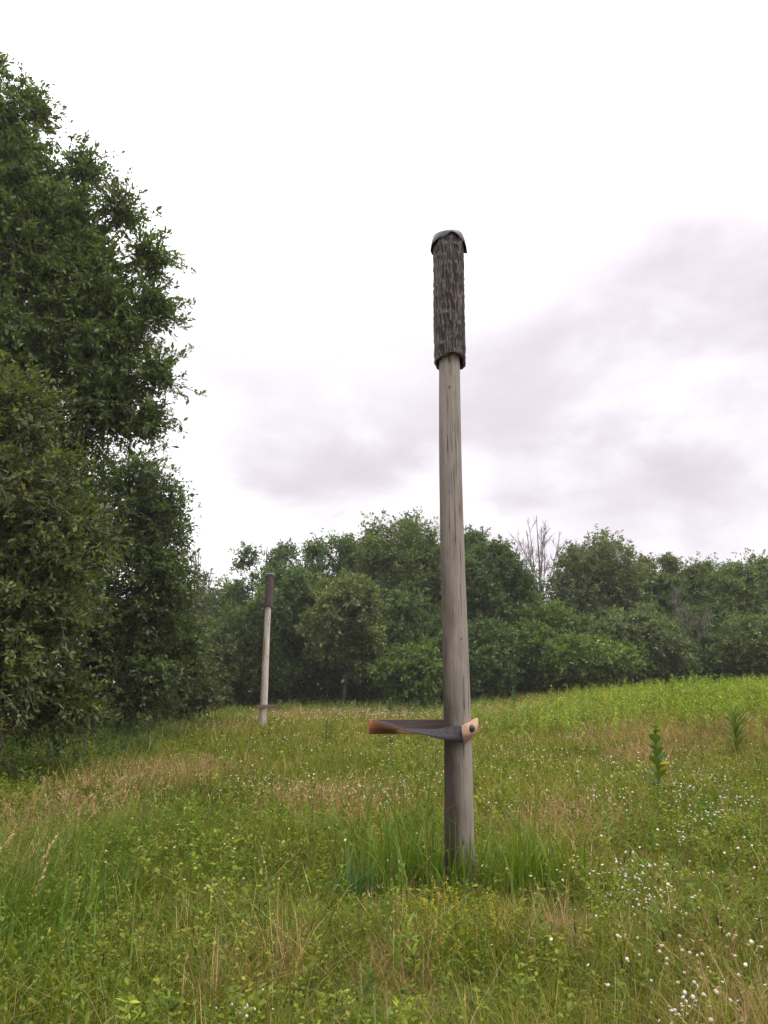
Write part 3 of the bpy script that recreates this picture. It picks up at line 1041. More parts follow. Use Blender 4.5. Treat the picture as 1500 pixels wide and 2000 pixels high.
def blades(mb, x, y, z, h, w, lean, curve, droop, col, segs=2, az=None, pw=1.0, face=None):
    n = len(x)
    az = rng.uniform(0, 2 * math.pi, n) if az is None else az
    u = np.stack([np.cos(az), np.sin(az), np.zeros(n)], 1)
    fa = az + math.pi / 2 + rng.normal(size=n) * 0.5 if face is None else np.full(n, face)
    sd = np.stack([np.cos(fa), np.sin(fa), np.zeros(n)], 1)
    P0 = np.stack([x, y, z], 1)
    rows = []
    for i in range(segs + 1):
        t = i / segs
        c = P0 + u * (h * (lean * t + curve * t ** 3))[:, None]
        c[:, 2] += h * t * (1 - droop * t * t)
        ww = (w * (1 - 0.92 * t ** (1.6 * pw)) * 0.5)[:, None]
        rows += [c - sd * ww, c + sd * ww]
    V = np.stack(rows, 1).reshape(-1, 3)
    k = 2 * (segs + 1)
    b = np.arange(n)[:, None, None] * k + np.arange(segs)[None, :, None] * 2 + np.array([0, 1, 3, 2])[None, None]
    mb.add(V, b.reshape(-1, 4), np.repeat(col, segs, 0))


PAL = np.array([(0.074, 0.119, 0.007), (0.150, 0.164, 0.010), (0.208, 0.202, 0.024), (0.31, 0.20, 0.085), (0.17, 0.11, 0.042), (0.44, 0.36, 0.18)])


def meadow_cols(tan, lush):
    """each blade's own colour: green, yellow green, pale green, tan, brown or straw"""
    n = len(tan)
    wts = np.stack([0.25 + 1.6 * lush, 1.0 + 0 * lush, 0.55 * (1 - np.clip(lush, 0, 0.8)), 0.11 + 3.2 * tan ** 1.4, 0.08 + 0.9 * tan, 0.05 + 0.35 * tan], 1)
    cum = np.cumsum(wts / wts.sum(1, keepdims=True), 1)
    k = np.clip((rng.random(n)[:, None] > cum).sum(1), 0, 5)
    return np.clip(PAL[k] * np.exp(rng.normal(size=(n, 1)) * 0.22) * (1 + rng.normal(size=(n, 3)) * 0.06), 0.004, 0.8)


grass = MB()
for (y0, y1, dn, w0, w1, h0, h1) in ((2.6, 6, 2300, 0.0035, 0.007, 0.07, 0.24), (6, 10, 1350, 0.005, 0.009, 0.08, 0.25), (10, 18, 560, 0.008, 0.014, 0.12, 0.30),
                                     (18, 32, 200, 0.014, 0.026, 0.16, 0.38), (32, 54, 75, 0.022, 0.04, 0.25, 0.45)):
    x, y = scatter(y0, y1, dn)
    tan, lush, bare = fields(x, y)
    k = (rng.random(len(x)) > bare * 0.985) & ((x > -7.5) | (rng.random(len(x)) < 0.5))
    x, y, tan, lush = x[k], y[k], tan[k], lush[k]
    n = len(x)
    hh = rng.uniform(h0, h1, n) * (0.15 + 1.3 * n2(x, y, 1.1, 17) ** 1.5 + 1.0 * n2(x, y, 3.7, 19) ** 1.5) * (1 + 0.35 * tan + 0.25 * lush)
    blades(grass, x, y, H(x, y) - 0.01, hh, rng.uniform(w0, w1, n), rng.normal(size=n) * 0.6, np.abs(rng.normal(size=n)) * 0.6,
           np.clip(rng.normal(size=n) * 0.15 + 0.12, 0, 0.45), meadow_cols(tan, lush), 2)
tag(grass.build('meadow_grass', M['grass']), 'mixed green and tan meadow grass covering the field', 'grass', kind='stuff')

# broad leaved weeds between the grass
forb = MB()
for (y0, y1, dn, nl, sz) in ((2.6, 6, 250, 18, 0.027), (6, 10, 130, 16, 0.036), (10, 20, 36, 14, 0.052), (20, 48, 4.0, 12, 0.10)):
    x, y = scatter(y0, y1, dn)
    tan, lush, bare = fields(x, y)
    pat = np.clip((n2(x, y, 0.8, 33) - 0.32) * 3, 0.2, 1)
    k = (rng.random(len(x)) > np.maximum(bare, tan * 0.6)) & (rng.random(len(x)) < pat)
    x, y, lush = x[k], y[k], lush[k]
    n = len(x)
    hh = rng.uniform(0.08, 0.26, n) * (0.45 + 1.3 * n2(x, y, 2.3, 23)) * (1.0 + 0.4 * lush) * (sz / 0.04) ** 0.4
    kind = rng.integers(0, 3, n)
    base = np.array([(0.116, 0.152, 0.012), (0.078, 0.120, 0.012), (0.162, 0.182, 0.021)])[kind] * np.exp(rng.normal(size=(n, 1)) * 0.15)
    i = np.repeat(np.arange(n), nl)
    m = len(i)
    t = rng.random(m)
    d = unit(np.stack([rng.normal(size=m), rng.normal(size=m), rng.normal(size=m) * 0.3 + 0.35], 1))
    P = np.stack([x[i], y[i], H(x[i], y[i]) + hh[i] * (0.25 + 0.75 * t)], 1) + d * (sz * 0.35)
    N = unit(np.array([0, 0, 1.0]) + rng.normal(size=(m, 3)) * 0.35)
    L = sz * np.exp(rng.normal(size=m) * 0.3)
    leaves(forb, P, d, N, L, L * np.array([0.5, 0.34, 0.62])[kind[i]], base[i] * np.exp(rng.normal(size=(m, 1)) * 0.18))
    if y1 <= 10:
        blades(forb, x, y, H(x, y), hh, np.full(n, 0.004), rng.normal(size=n) * 0.05, np.zeros(n), np.zeros(n), base, 1)
# taller leafy weeds in loose colonies
x, y = scatter(2.8, 14, 11)
k = (rng.random(len(x)) < np.clip((n2(x, y, 0.55, 61) - 0.42) * 5, 0.04, 1)) & (np.hypot(x - BARE[0][0], y - BARE[0][1]) > 0.4) & (np.abs(x - PX) + np.abs(y - PY + 0.5) > 0.7)
x, y = x[k], y[k]
n = len(x)
hh = rng.uniform(0.22, 0.46, n)
base = np.array([(0.105, 0.155, 0.014), (0.140, 0.178, 0.017), (0.080, 0.125, 0.018)])[rng.integers(0, 3, n)] * np.exp(rng.normal(size=(n, 1)) * 0.15)
lx, ly = rng.normal(size=n) * 0.06, rng.normal(size=n) * 0.06
blades(forb, x, y, H(x, y), hh, np.full(n, 0.006), np.hypot(lx, ly) / hh, np.zeros(n), np.zeros(n), base, 1, np.arctan2(ly, lx), 0.2)
i = np.repeat(np.arange(n), 34)
m = len(i)
t = 0.2 + 0.8 * rng.random(m)
a_ = rng.uniform(0, 6.28, m)
d = unit(np.stack([np.cos(a_), np.sin(a_), 0.2 + 0.5 * t + rng.normal(size=m) * 0.3], 1))
L = (0.075 - 0.035 * t) * rng.uniform(0.7, 1.35, m)
P = np.stack([x[i] + lx[i] * t, y[i] + ly[i] * t, H(x[i], y[i]) + hh[i] * t], 1) + d * (0.02 * rng.random(m))[:, None]
leaves(forb, P, d, unit(np.array([0, 0, 1.0]) + rng.normal(size=(m, 3)) * 0.3), L, L * 0.36, base[i] * np.exp(rng.normal(size=(m, 1)) * 0.18), fold=0.2)
tag(forb.build('meadow_weeds', M['grass']), 'low broad leaved weeds and clover leaves among the grass', 'weeds', kind='stuff')

# dry straw stems, most of them leaning or lying
dry = MB()
for (y0, y1, dn, w) in ((2.6, 6, 42, 0.0032), (6, 12, 18, 0.0045), (12, 24, 5, 0.009)):
    x, y = scatter(y0, y1, dn)
    tan, lush, bare = fields(x, y)
    k = rng.random(len(x)) < 0.35 + tan - 0.3 * lush
    x, y = x[k], y[k]
    n = len(x)
    col = np.array([(0.48, 0.38, 0.20), (0.36, 0.25, 0.12), (0.40, 0.40, 0.17)])[rng.integers(0, 3, n)] * np.exp(rng.normal(size=(n, 1)) * 0.2)
    blades(dry, x, y, H(x, y) + 0.02, rng.uniform(0.2, 0.55, n), np.full(n, w), np.abs(rng.normal(size=n)) * 0.7, rng.normal(size=n) * 0.3, rng.uniform(0, 0.4, n), col, 3)


def seed_grass(mb, x, y, h, col, hcol, head=0.16, nl=14, size=0.02, w=0.003, lean=None, az=None):
    """thin stalks that carry a loose seed head on their upper end"""
    n = len(x)
    az = rng.uniform(0, 6.28, n) if az is None else az
    lean = np.abs(rng.normal(size=n)) * 0.2 if lean is None else lean
    z = H(x, y)
    cv = rng.uniform(0.05, 0.3, n)
    dr = rng.uniform(0.0, 0.2, n)
    blades(mb, x, y, z, h, np.full(n, w), lean, cv, dr, col, 4, az, 0.2)
    i = np.repeat(np.arange(n), nl)
    m = len(i)
    t = 1 - rng.random(m) * np.minimum(0.7, head / h[i]) * 1.0
    u = np.stack([np.cos(az[i]), np.sin(az[i]), np.zeros(m)], 1)
    P = np.stack([x[i], y[i], z[i] + h[i] * t * (1 - dr[i] * t * t)], 1) + u * (h[i] * (lean[i] * t + cv[i] * t ** 3))[:, None]
    d = unit(u * 0.8 + np.array([0, 0, 0.7]) + rdir(m) * 0.7)
    L = size * rng.uniform(0.7, 1.5, m)
    leaves(mb, P, d, rdir(m), L, L * 0.3, hcol[i] * np.exp(rng.normal(size=(m, 1)) * 0.2))


# tan seed heads gathered in the dry patches
xs, ys = [], []
for (tx, ty, r) in TANW:
    n = int(min(900, 260 * r * r)) if ty < 18 else int(min(1200, 90 * r * r))
    xs.append(tx + rng.normal(size=n) * r * 0.62)
    ys.append(ty + rng.normal(size=n) * r * 0.8)
x, y = np.concatenate(xs), np.concatenate(ys)
k = (y > 3.2) & (y < 50) & (np.hypot(x - PX, y - PY) > 0.16) & (np.hypot(x - BARE[0][0], y - BARE[0][1]) > 0.22)
x, y = x[k], y[k]
n = len(x)
far = np.clip(y / 9, 1, 4)
hh = rng.uniform(0.26, 0.55, n)
hc = np.array([(0.36, 0.22, 0.125), (0.40, 0.28, 0.16), (0.28, 0.165, 0.10)])[rng.integers(0, 3, n)]
for lo, hi, s in ((0, 9, 1.0), (9, 20, 1.7), (20, 60, 3.4)):
    q = (y >= lo) & (y < hi)
    if q.any():
        seed_grass(dry, x[q], y[q], hh[q], hc[q] * 0.9, hc[q], 0.2, 10, 0.018 * s, 0.0028 * s)
# dark plantain heads in the foreground
x, y = scatter(3.0, 7.0, 5.5)
k = rng.random(len(x)) < np.clip((n2(x, y, 0.6, 41) - 0.3) * 2.2, 0.05, 1) * (x > -1.6)
x, y = x[k], y[k]
n = len(x)
hh = rng.uniform(0.25, 0.42, n)
az, ln = rng.uniform(0, 6.28, n), np.abs(rng.normal(size=n)) * 0.12
blades(dry, x, y, H(x, y), hh, np.full(n, 0.0025), ln, np.zeros(n), np.zeros(n), np.tile([[0.20, 0.19, 0.08]], (n, 1)), 2, az, 0.1)
for i in range(n):
    p = np.array([x[i] + math.cos(az[i]) * ln[i] * hh[i], y[i] + math.sin(az[i]) * ln[i] * hh[i], H(x[i], y[i]) + hh[i]])
    q = p + np.array([math.cos(az[i]) * ln[i], math.sin(az[i]) * ln[i], 1.0]) * rng.uniform(0.03, 0.06)
    dry.tube([p, p * 0.6 + q * 0.4, q], [0.003, 0.0045, 0.002], 5, (0.045, 0.03, 0.022))
tag(dry.build('dry_grass', M['grass']), 'tan dry stalks and seed heads in patches over the meadow', 'grass', kind='stuff')

# tall brome grass at the near left
tall = MB()
n = 2600
x = -2.9 + rng.normal(size=n) * 0.62
y = 5.2 + rng.normal(size=n) * 1.3
k = (y > 3.6) & (x / y < -0.30 + 0.03 * rng.normal(size=n))
x, y = x[k], y[k]
n = len(x)
blades(tall, x, y, H(x, y), rng.uniform(0.35, 0.72, n), rng.uniform(0.005, 0.010, n), rng.normal(size=n) * 0.14 + 0.1, rng.uniform(0.05, 0.55, n), rng.uniform(0, 0.35, n),
       tints(n, (0.085, 0.140, 0.016), 0.22), 4, rng.normal(size=n) * 1.2)
n = 26
x = np.concatenate([-2.45 + rng.normal(size=13) * 0.35, -3.5 + rng.normal(size=13) * 0.7])
y = np.concatenate([4.9 + rng.normal(size=13) * 0.5, 7.5 + rng.normal(size=13) * 1.0])
seed_grass(tall, x, y, rng.uniform(0.6, 0.85, n), np.tile([[0.20, 0.20, 0.08]], (n, 1)), np.tile([[0.40, 0.27, 0.17]], (n, 1)), 0.20, 34, 0.026, 0.004, rng.uniform(0.05, 0.25, n), rng.normal(size=n) * 0.5)
tag(tall.build('tall_grass', M['grass']), 'tall lush grass with drooping tan heads near the shaded side', 'grass', kind='stuff')

# bright goldenrod growth on the ridge and along the wood
rod = MB()


def rods(x, y, h, nl, size, col):
    n = len(x)
    blades(rod, x, y, H(x, y), h, np.full(n, 0.012), rng.normal(size=n) * 0.08, np.zeros(n), np.zeros(n), col * 0.8, 1)
    i = np.repeat(np.arange(n), nl)
    m = len(i)
    t = 0.2 + 0.8 * rng.random(m)
    a_ = rng.uniform(0, 6.28, m)
    d = unit(np.stack([np.cos(a_), np.sin(a_), 0.55 + rng.normal(size=m) * 0.4], 1))
    P = np.stack([x[i], y[i], H(x[i], y[i]) + h[i] * t], 1)
    L = size * (1.25 - 0.6 * t) * rng.uniform(0.7, 1.3, m)
    leaves(rod, P, d, unit(np.array([0, 0, 1.0]) + rdir(m) * 0.4), L, L * 0.24, col[i] * np.exp(rng.normal(size=(m, 1)) * 0.2))


n = 4600
x = rng.uniform(1.5, 24, n)
y = rng.uniform(14, 34, n)
wgt = sstep((x - 2.5 - (25 - y) * 0.25) / 4.0) * sstep((y - 17 + 0.12 * x) / 5)
k = (rng.random(n) < wgt) & (x < half_width(y))
x, y = x[k], y[k]
n = len(x)
hh = rng.uniform(0.5, 0.9, n) * (0.75 + 0.5 * n2(x, y, 0.5, 3))
rods(x, y, hh, 26, 0.14, tints(n, (0.185, 0.235, 0.026), 0.18))
n = 900
x = rng.uniform(-6, 6, n)
y = rng.uniform(40, 49, n)
rods(x, y, rng.uniform(0.35, 0.9, n), 20, 0.17, tints(n, (0.085, 0.13, 0.03), 0.2))
n = 900
x = rng.uniform(-9.5, -5.6, n)
y = rng.uniform(10.5, 30, n)
rods(x, y, rng.uniform(0.3, 0.7, n), 16, 0.12, tints(n, (0.055, 0.095, 0.028), 0.2))
tag(rod.build('goldenrod_growth', M['grass']), 'bright yellow green leafy growth along the rising ridge and wood edge', 'weeds', kind='stuff')


# ------------------------------------------------------------------ flowers and single plants
def heads(mb, P, r, col, dome=0.35, faces=6, tiltv=0.5):
    """small domed flower heads"""
    n = len(P)
    N = unit(np.array([0, -0.25, 1.0]) + rng.normal(size=(n, 3)) * tiltv)
    A = unit(np.cross(N, np.array([0.3, 0.9, 0.1])))
    B = np.cross(N, A)
    an = np.arange(faces) * 2 * math.pi / faces
    ring = P[:, None] + r[:, None, None] * (np.cos(an)[None, :, None] * A[:, None] + np.sin(an)[None, :, None] * B[:, None])
    top = P + N * (r * dome)[:, None]
    bot = P - N * (r * 0.35)[:, None]
    V = np.concatenate([ring, top[:, None], bot[:, None]], 1).reshape(-1, 3)
    o = np.arange(n)[:, None, None] * (faces + 2)
    f = np.array([[q, (q + 1) % faces, faces] for q in range(faces)] + [[(q + 1) % faces, q, faces + 1] for q in range(faces)])
    F = (o + f[None]).reshape(-1, 3)
    c = np.repeat(np.broadcast_to(np.asarray(col, float), (n, 3)) * np.exp(rng.normal(size=(n, 1)) * 0.12), 2 * faces, 0)
    mb.add(V, F, np.clip(c, 0, 0.85))


WHITE = (0.60, 0.57, 0.55)
# countless far specks of white over the field
mb = MB()
xs, ys = [], []
for (px, py, r, n) in ((760, 1388, 4, 800), (1000, 1392, 3, 480), (560, 1405, 2.5, 260), (640, 1440, 2.0, 110), (1150, 1400, 1.6, 130), (1250, 1500, 1.4, 170), (1380, 1560, 1.0, 110),
                       (900, 1470, 1.5, 90), (500, 1530, 1.0, 50), (1180, 1700, 0.6, 40), (1300, 1750, 0.7, 50), (480, 1640, 0.7, 30), (740, 1540, 0.7, 70), (1400, 1900, 0.5, 30), (600, 1500, 1.6, 70)):
    gx_, gy_, _ = spot(px, py, 0.3)
    xs.append(gx_ + rng.normal(size=n) * r)
    ys.append(gy_ + rng.normal(size=n) * r)
x, y = np.concatenate(xs), np.concatenate(ys)
k = (np.hypot(x - PX, y - PY) > 0.2) & (y > 3.4) & (y < 50)
x, y = x[k], y[k]
n = len(x)
hh = rng.uniform(0.22, 0.48, n)
blades(mb, x, y, H(x, y), hh, 0.003 + 0.0003 * y, np.zeros(n), np.zeros(n), np.zeros(n), np.tile([[0.12, 0.16, 0.05]], (n, 1)), 1)
heads(mb, np.stack([x, y, H(x, y) + hh], 1), np.clip(0.0075 + 0.0006 * y, 0.008, 0.03) * rng.uniform(0.7, 1.3, n), (0.62, 0.56, 0.47))
tag(mb.build('white_wildflower_specks', M['flower']), 'small white and cream wildflowers sprinkled through the meadow', 'wildflowers', kind='stuff')


def daisy_mesh(nh, spread, h, r):
    mb = MB()
    P = np.stack([rng.normal(size=nh) * spread, rng.normal(size=nh) * spread, h * rng.uniform(0.75, 1.05, nh)], 1)
    z = np.zeros(nh)
    az = np.arctan2(P[:, 1], P[:, 0])
    d = np.hypot(P[:, 0], P[:, 1])
    blades(mb, z, z, z, P[:, 2], np.full(nh, 0.004), d / P[:, 2], z, z, np.tile([[0.10, 0.15, 0.04]], (nh, 1)), 2, az, 0.1)
    heads(mb, P, r * rng.uniform(0.75, 1.25, nh), WHITE, faces=7)
    return mb


daisies = {
    'white daisies in the loose patch before the distant post': [(465, 1500), (490, 1512), (520, 1522), (478, 1528), (500, 1550), (455, 1545)],
    'white daisies close beside the large post and its clamp': [(735, 1535), (760, 1520), (775, 1555), (722, 1550), (750, 1570), (985, 1570), (1002, 1520), (1025, 1478)],
    'white daisies around the tall milkweed stalk': [(1210, 1500), (1310, 1488), (1325, 1508), (1340, 1530), (1360, 1508), (1376, 1500), (1290, 1530), (1318, 1545), (1348, 1540), (1375, 1515), (1265, 1495)],
    'white daisies thickly set below the milkweed stalk': [(1150, 1535), (1155, 1558), (1170, 1545), (1210, 1572), (1182, 1582), (1220, 1560), (1390, 1570), (1375, 1588), (1402, 1582), (1410, 1560), (1450, 1558), (1320, 1612), (1325, 1625), (1350, 1600), (1380, 1605)],
    'white daisies high on the ridge among bright weeds': [(1100, 1392), (1130, 1398), (1150, 1390), (1172, 1398), (1120, 1432), (1235, 1395), (1262, 1398), (1350, 1395), (1372, 1382), (1385, 1390), (1110, 1440)],
    'white daisies between the post and the bare soil spot': [(1200, 1688), (1218, 1695), (1240, 1700), (1250, 1722), (1228, 1740), (1205, 1745), (1260, 1735)],
    'white daisies in the dry corner closest to the viewer': [(1345, 1955), (1362, 1948), (1330, 1972)],
    'white daisies alone in weeds at the lower edge': [(470, 1955)],
}
protos = [daisy_mesh(nh, sp, 1.0, r).build('daisy_plant', M['flower']) for nh, sp, r in ((8, 0.15, 0.026), (11, 0.22, 0.024), (6, 0.12, 0.028), (13, 0.26, 0.025))]
used = [False] * 4
cnt = 0
for lab, ptsl in daisies.items():
    for (px, py) in ptsl:
        x, y, z = spot(px, py, 0.36)
        i = cnt % 4
        cnt += 1
        o = protos[i] if not used[i] else protos[i].copy()
        if used[i]:
            COL.objects.link(o)
        used[i] = True
        h = 0.38
        o.location = (x, y, z)
        s_ = h * (0.8 if y < 6 else 1.25)
        o.scale = (s_, s_, h)
        o.rotation_euler = (0, 0, rng.uniform(0, 6.28))
        tag(o, lab, 'daisy plant', lab)

# clover heads: round, cream, in the near corner
mb = MB()
blades(mb, np.zeros(1), np.zeros(1), np.zeros(1), np.array([0.24]), np.array([0.004]), np.zeros(1), np.zeros(1), np.zeros(1), np.array([[0.12, 0.15, 0.05]]), 2, np.zeros(1), 0.1)
nr, nq = 7, 10
g = []
for i in range(nr):
    ph = math.pi * i / (nr - 1)
    g.append([[0.0088 * math.sin(ph) * math.cos(q) * (1 + 0.12 * ((j + i) % 2)), 0.0088 * math.sin(ph) * math.sin(q) * (1 + 0.12 * ((j + i) % 2)), 0.243 + 0.0085 * math.cos(ph)]
              for j, q in enumerate(np.arange(nq) * 2 * math.pi / nq)])
mb.grid(np.array(g), (0.52, 0.43, 0.33), wrap=True)
clo = mb.build('clover_flower', M['flower'])
first = True
for lab, cx_, cy_, sx_, sy_, n in (('cream clover head on a thin stem in the dry near corner', 1350, 1850, 75, 60, 24),
                                   ('cream clover head on a thin stem beyond the bare soil spot', 1330, 1755, 80, 28, 12),
                                   ('cream clover head on a thin stem in green weeds before the post', 480, 1690, 90, 30, 7)):
    for i in range(n):
        x, y, z = spot(min(1495, cx_ + rng.normal() * sx_), min(1985, cy_ + rng.normal() * sy_), 0.24)
        o = clo if first else clo.copy()
        if not first:
            COL.objects.link(o)
        first = False
        o.location = (x, y, z)
        o.rotation_euler = (rng.normal() * 0.15, rng.normal() * 0.15, rng.uniform(0, 6.28))
        s_ = rng.uniform(0.85, 1.15)
        o.scale = (s_, s_, s_)
        tag(o, lab, 'clover', lab)


# yellow flowered sprays before the post
def spray_mesh(h):
    mb = MB()
    n = 7
    z = np.zeros(n)
    az = rng.uniform(0, 6.28, n)
    hh = h * rng.uniform(0.6, 1.1, n)
    ln = rng.uniform(0.2, 0.9, n)
    blades(mb, z, z, z, hh, np.full(n, 0.004), ln, z, z, np.tile([[0.14, 0.17, 0.04]], (n, 1)), 2, az, 0.1)
    i = np.repeat(np.arange(n), 16)
    m = len(i)
    t = 0.55 + 0.5 * rng.random(m)
    P = np.stack([np.cos(az[i]) * hh[i] * ln[i] * t, np.sin(az[i]) * hh[i] * ln[i] * t, hh[i] * t], 1)
    yel = rng.random(m) < 0.75
    c = np.where(yel[:, None], np.array([[0.55, 0.43, 0.03]]), np.array([[0.20, 0.22, 0.04]]))
    L = rng.uniform(0.010, 0.018, m)
    leaves(mb, P, rdir(m), rdir(m), L, L * 0.6, c)
    return mb


sp = [spray_mesh(0.2).build('yellow_flower_spray', M['flower']), spray_mesh(0.26).build('yellow_flower_spray', M['flower'])]
lab = 'yellow flowered spray in the grass at the foot of the large post'
for i, (px, py) in enumerate(((880, 1755), (900, 1790), (860, 1775), (835, 1760), (930, 1780), (960, 1772), (805, 1752), (830, 1800), (905, 1705), (895, 1715), (940, 1815), (985, 1815), (895, 1835))):
    x, y, z = spot(px, py, 0.16)
    o = sp[i % 2] if i < 2 else sp[i % 2].copy()
    if i >= 2:
        COL.objects.link(o)
    o.location = (x, min(y, PY - 0.2), z)
    o.rotation_euler = (0, 0, rng.uniform(0, 6.28))
    tag(o, lab, 'wildflower', lab)


# tall broad grass round the foot of the post: three clumps
def grass_clump(label, x0, y0, n, sx, sy, h0, h1, col, arch):
    root_z = float(H(x0, y0))
    mb = MB()
    x = rng.normal(size=n) * sx
    y = rng.normal(size=n) * sy
    k = np.hypot(x + x0 - PX, y + y0 - PY) > 0.15
    x, y = x[k], y[k]
    n = len(x)
    hh = rng.uniform(h0, h1, n) * (0.6 + 0.4 * rng.random(n))
    z = H(x + x0, y + y0) - root_z
    blades(mb, x, y, z, hh, rng.uniform(0.011, 0.024, n), rng.normal(size=n) * 0.12, np.abs(rng.normal(size=n)) * arch, rng.uniform(0, 0.42, n) * (arch + 0.3),
           tints(n, col, 0.2), 7, None, 1.3)
    o = mb.build('tall_grass_clump', M['grass'])
    o.location = (x0, y0, root_z)
    return tag(o, label, 'grass clump', 'tall grass clumps round the post')


BG = (0.094, 0.148, 0.011)
grass_clump('tall blades with arched tips beside the clamp side of the large post', PX - 0.50, PY - 0.15, 150, 0.22, 0.2, 0.55, 1.15, BG, 0.5)
grass_clump('short dense blades right in front of the large post', PX - 0.02, PY - 0.30, 70, 0.13, 0.08, 0.40, 0.78, BG, 0.3)
grass_clump('wide bright grass clump between the large post and the bare soil', PX + 0.55, PY - 0.10, 190, 0.26, 0.22, 0.50, 0.90, (0.105, 0.162, 0.012), 0.5)
grass_clump('low bluish grass tuft a step away from the clamp side of the post', PX - 0.85, PY - 0.45, 80, 0.08, 0.08, 0.3, 0.5, (0.065, 0.115, 0.035), 0.3)
for i, (px, py, hgt, lab) in enumerate(((822, 1640, 1.02, 'tallest single grass leaf with a hooked tip beside the post'), (1045, 1720, 0.88, 'single grass leaf arching over to the bare soil side'),
                                       (795, 1660, 0.72, 'shorter hooked grass leaf below the tallest one'), (770, 1640, 0.8, 'straight narrow grass leaf apart from the hooked ones'))):
    x, y, z = spot(px, py, 0.1)
    y = min(y, 7.4)
    mb = MB()
    m = 3
    blades(mb, rng.normal(size=m) * 0.02, rng.normal(size=m) * 0.02, np.zeros(m), hgt * np.array([1.72 if i != 3 else 1.1, 0.8, 0.6]), np.array([0.026, 0.020, 0.016]), np.array([0.03, -0.1, 0.15]) * (1 if i != 3 else -1),
           np.array([0.12 if i != 3 else 0.0, 0.1, 0.2]), np.array([0.45 if i != 3 else 0.0, 0.1, 0.3]), tints(m, (0.11, 0.165, 0.018), 0.1), 14, np.array([0.15, 2.5, 4.0]), 1.6, 0.55)
    o = mb.build('grass_stalk', M['grass'])
    o.location = (x, y, z)
    tag(o, lab, 'grass stalk')


def leafy_plant(name, label, px, py, top_py, nl, size, width, col, up=0.7, lift=0.15, yellow=False, Yf=None):
    if Yf:
        a_, _ = ray(px, py)
        x, y = a_ * Yf, Yf
        z = float(H(x, y))
    else:
        x, y, z = spot(px, py, lift)
    _, b_ = ray(px, top_py)
    h = EYE + b_ * y - z
    root = thing(name, label, 'plant', (x, y, z))
    mb = MB()
    k = 6
    pts = np.stack([np.linspace(0, 0.03 * h, k) + rng.normal(size=k) * 0.006, rng.normal(size=k) * 0.006, np.linspace(-0.05, h * 0.97, k)], 1)
    mb.tube(pts, np.linspace(0.011, 0.005, k) * max(1, size / 0.15), 6, np.array(col) * 1.2)
    mb.build('stem', M['grass'], root, True)
    fb = MB()
    i = np.arange(nl)
    t = 0.12 + 0.86 * (i + 0.5) / nl
    az = (i // 2) * 1.35 + (i % 2) * math.pi + rng.normal(size=nl) * 0.5
    d = unit(np.stack([np.cos(az), np.sin(az), up + 0.7 * t ** 2 + rng.normal(size=nl) * 0.35], 1))
    L = size * (1.0 - 0.55 * np.abs(t - 0.42) * 1.5) * rng.uniform(0.6, 1.25, nl)
    # long oval leaves of eight facets, drooping at the tip
    for q in range(nl):
        s_ = unit(np.cross(d[q], np.array([0, 0, 1.0])))
        nrm = np.cross(s_, d[q])
        rows = []
        for f in np.linspace(0, 1, 7):
            w_ = width * size * math.sin(math.pi * min(0.99, max(0.03, f)) ** 0.85) * 0.5
            c = np.array([0.03 * h * t[q], 0, h * t[q]]) + d[q] * L[q] * f - nrm * L[q] * 0.22 * f * f
            rows.append([c - s_ * w_ + nrm * w_ * 0.35, c, c + s_ * w_ + nrm * w_ * 0.35])
        fb.grid(np.array(rows), tints(1, col, 0.15)[0])
    fb.build('foliage', M['grass'], root, True)
    if yellow:
        yb = MB()
        p = np.array([0.02, -0.03, h * 0.46])
        leaves(yb, p[None], np.array([[0.9, -0.5, 0.7]]), np.array([[-0.2, -0.95, 0.1]]), np.array([0.19]), np.array([0.10]), np.array([[0.62, 0.46, 0.04]]))
        tag(yb.build('leaf', M['grass'], root), 'yellowed leaf')
    return root


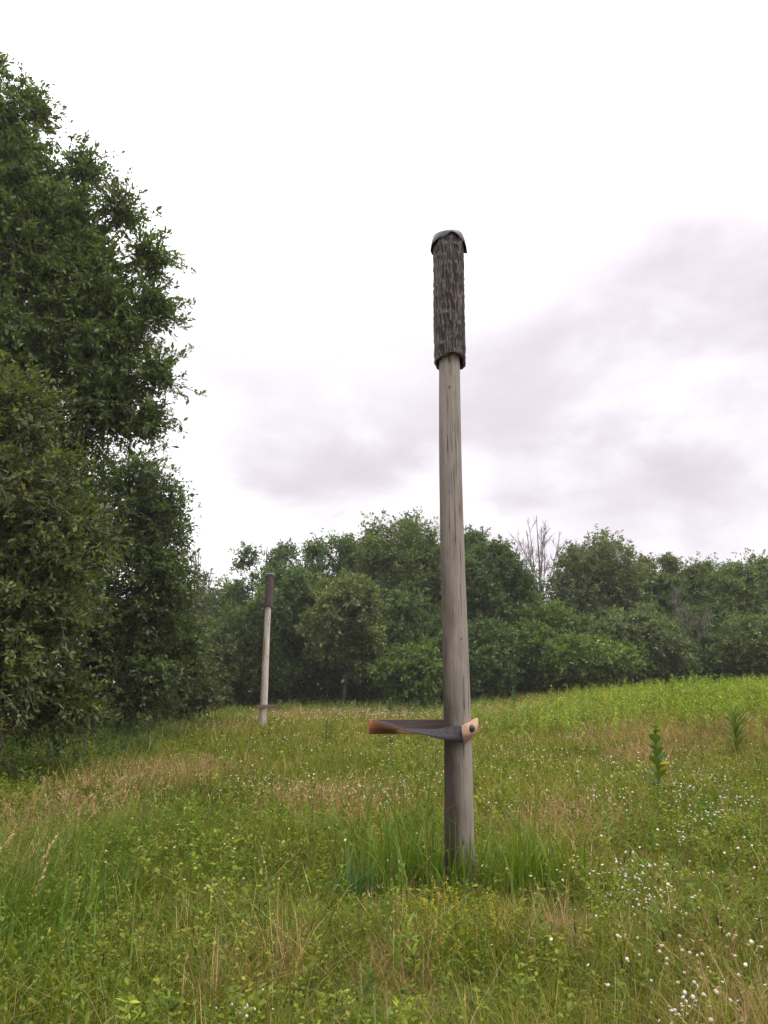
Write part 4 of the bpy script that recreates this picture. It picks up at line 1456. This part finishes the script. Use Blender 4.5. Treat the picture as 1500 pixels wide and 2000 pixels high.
leafy_plant('milkweed_plant', 'tall milkweed stalk with broad paired leaves and one yellow leaf', 1287, 1560, 1418, 15, 0.27, 0.6, (0.088, 0.125, 0.022), 0.7, 0.1, True)
leafy_plant('weed_plant', 'bushy dark narrow leaved plant on the dry slope beyond the milkweed', 1440, 1465, 1390, 70, 0.50, 0.09, (0.120, 0.165, 0.026), 0.9, 0.15)
leafy_plant('weed_plant', 'slim dark upright plant in the open grass between the two posts', 636, 1450, 1405, 16, 0.22, 0.16, (0.05, 0.09, 0.025), 1.6, 0.2)
leafy_plant('weed_plant', 'short dark upright plant beside the slim one between the posts', 645, 1448, 1412, 14, 0.20, 0.16, (0.05, 0.09, 0.025), 1.5, 0.2)
leafy_plant('weed_plant', 'rounded pale leafy plant at the wood edge past the distant post', 690, 1398, 1374, 30, 0.42, 0.4, (0.11, 0.16, 0.05), 0.6, 0.2, Yf=42)
leafy_plant('weed_plant', 'taller leafy plant at the wood edge near the board end', 762, 1398, 1364, 34, 0.36, 0.34, (0.085, 0.13, 0.035), 0.9, 0.2, Yf=40)
leafy_plant('weed_plant', 'leafy upright plant at the wood edge just past the large post', 1003, 1392, 1342, 36, 0.30, 0.3, (0.085, 0.135, 0.04), 1.1, 0.2, Yf=34)
leafy_plant('weed_plant', 'leafy sprig standing above the near rim of the ridge', 1076, 1370, 1338, 26, 0.24, 0.24, (0.12, 0.18, 0.035), 1.0, 0.2, Yf=27)
leafy_plant('weed_plant', 'tall bright bush plant topping the ridge beneath the grey dead brush', 1312, 1345, 1318, 40, 0.26, 0.24, (0.15, 0.215, 0.035), 1.0, 0.2, Yf=25)
leafy_plant('weed_plant', 'highest bright bush plant on the ridge crest', 1352, 1345, 1310, 44, 0.26, 0.24, (0.15, 0.215, 0.035), 1.0, 0.2, Yf=25.5)


# ------------------------------------------------------------------ damp summer air
hz, t, out = mat('damp_air')
vol = t.n('ShaderNodeVolumePrincipled')
vol.inputs['Color'].default_value = (0.95, 0.95, 0.90, 1)
vol.inputs['Density'].default_value = 0.0005
vol.inputs['Anisotropy'].default_value = 0.2
t.l(vol.outputs[0], out.inputs['Volume'])
mb = MB()
box(mb, (-250, -130, -6), (250, 410, 26), bev=0.5)
hb = mb.build('haze', hz)
tag(hb, kind='stuff')
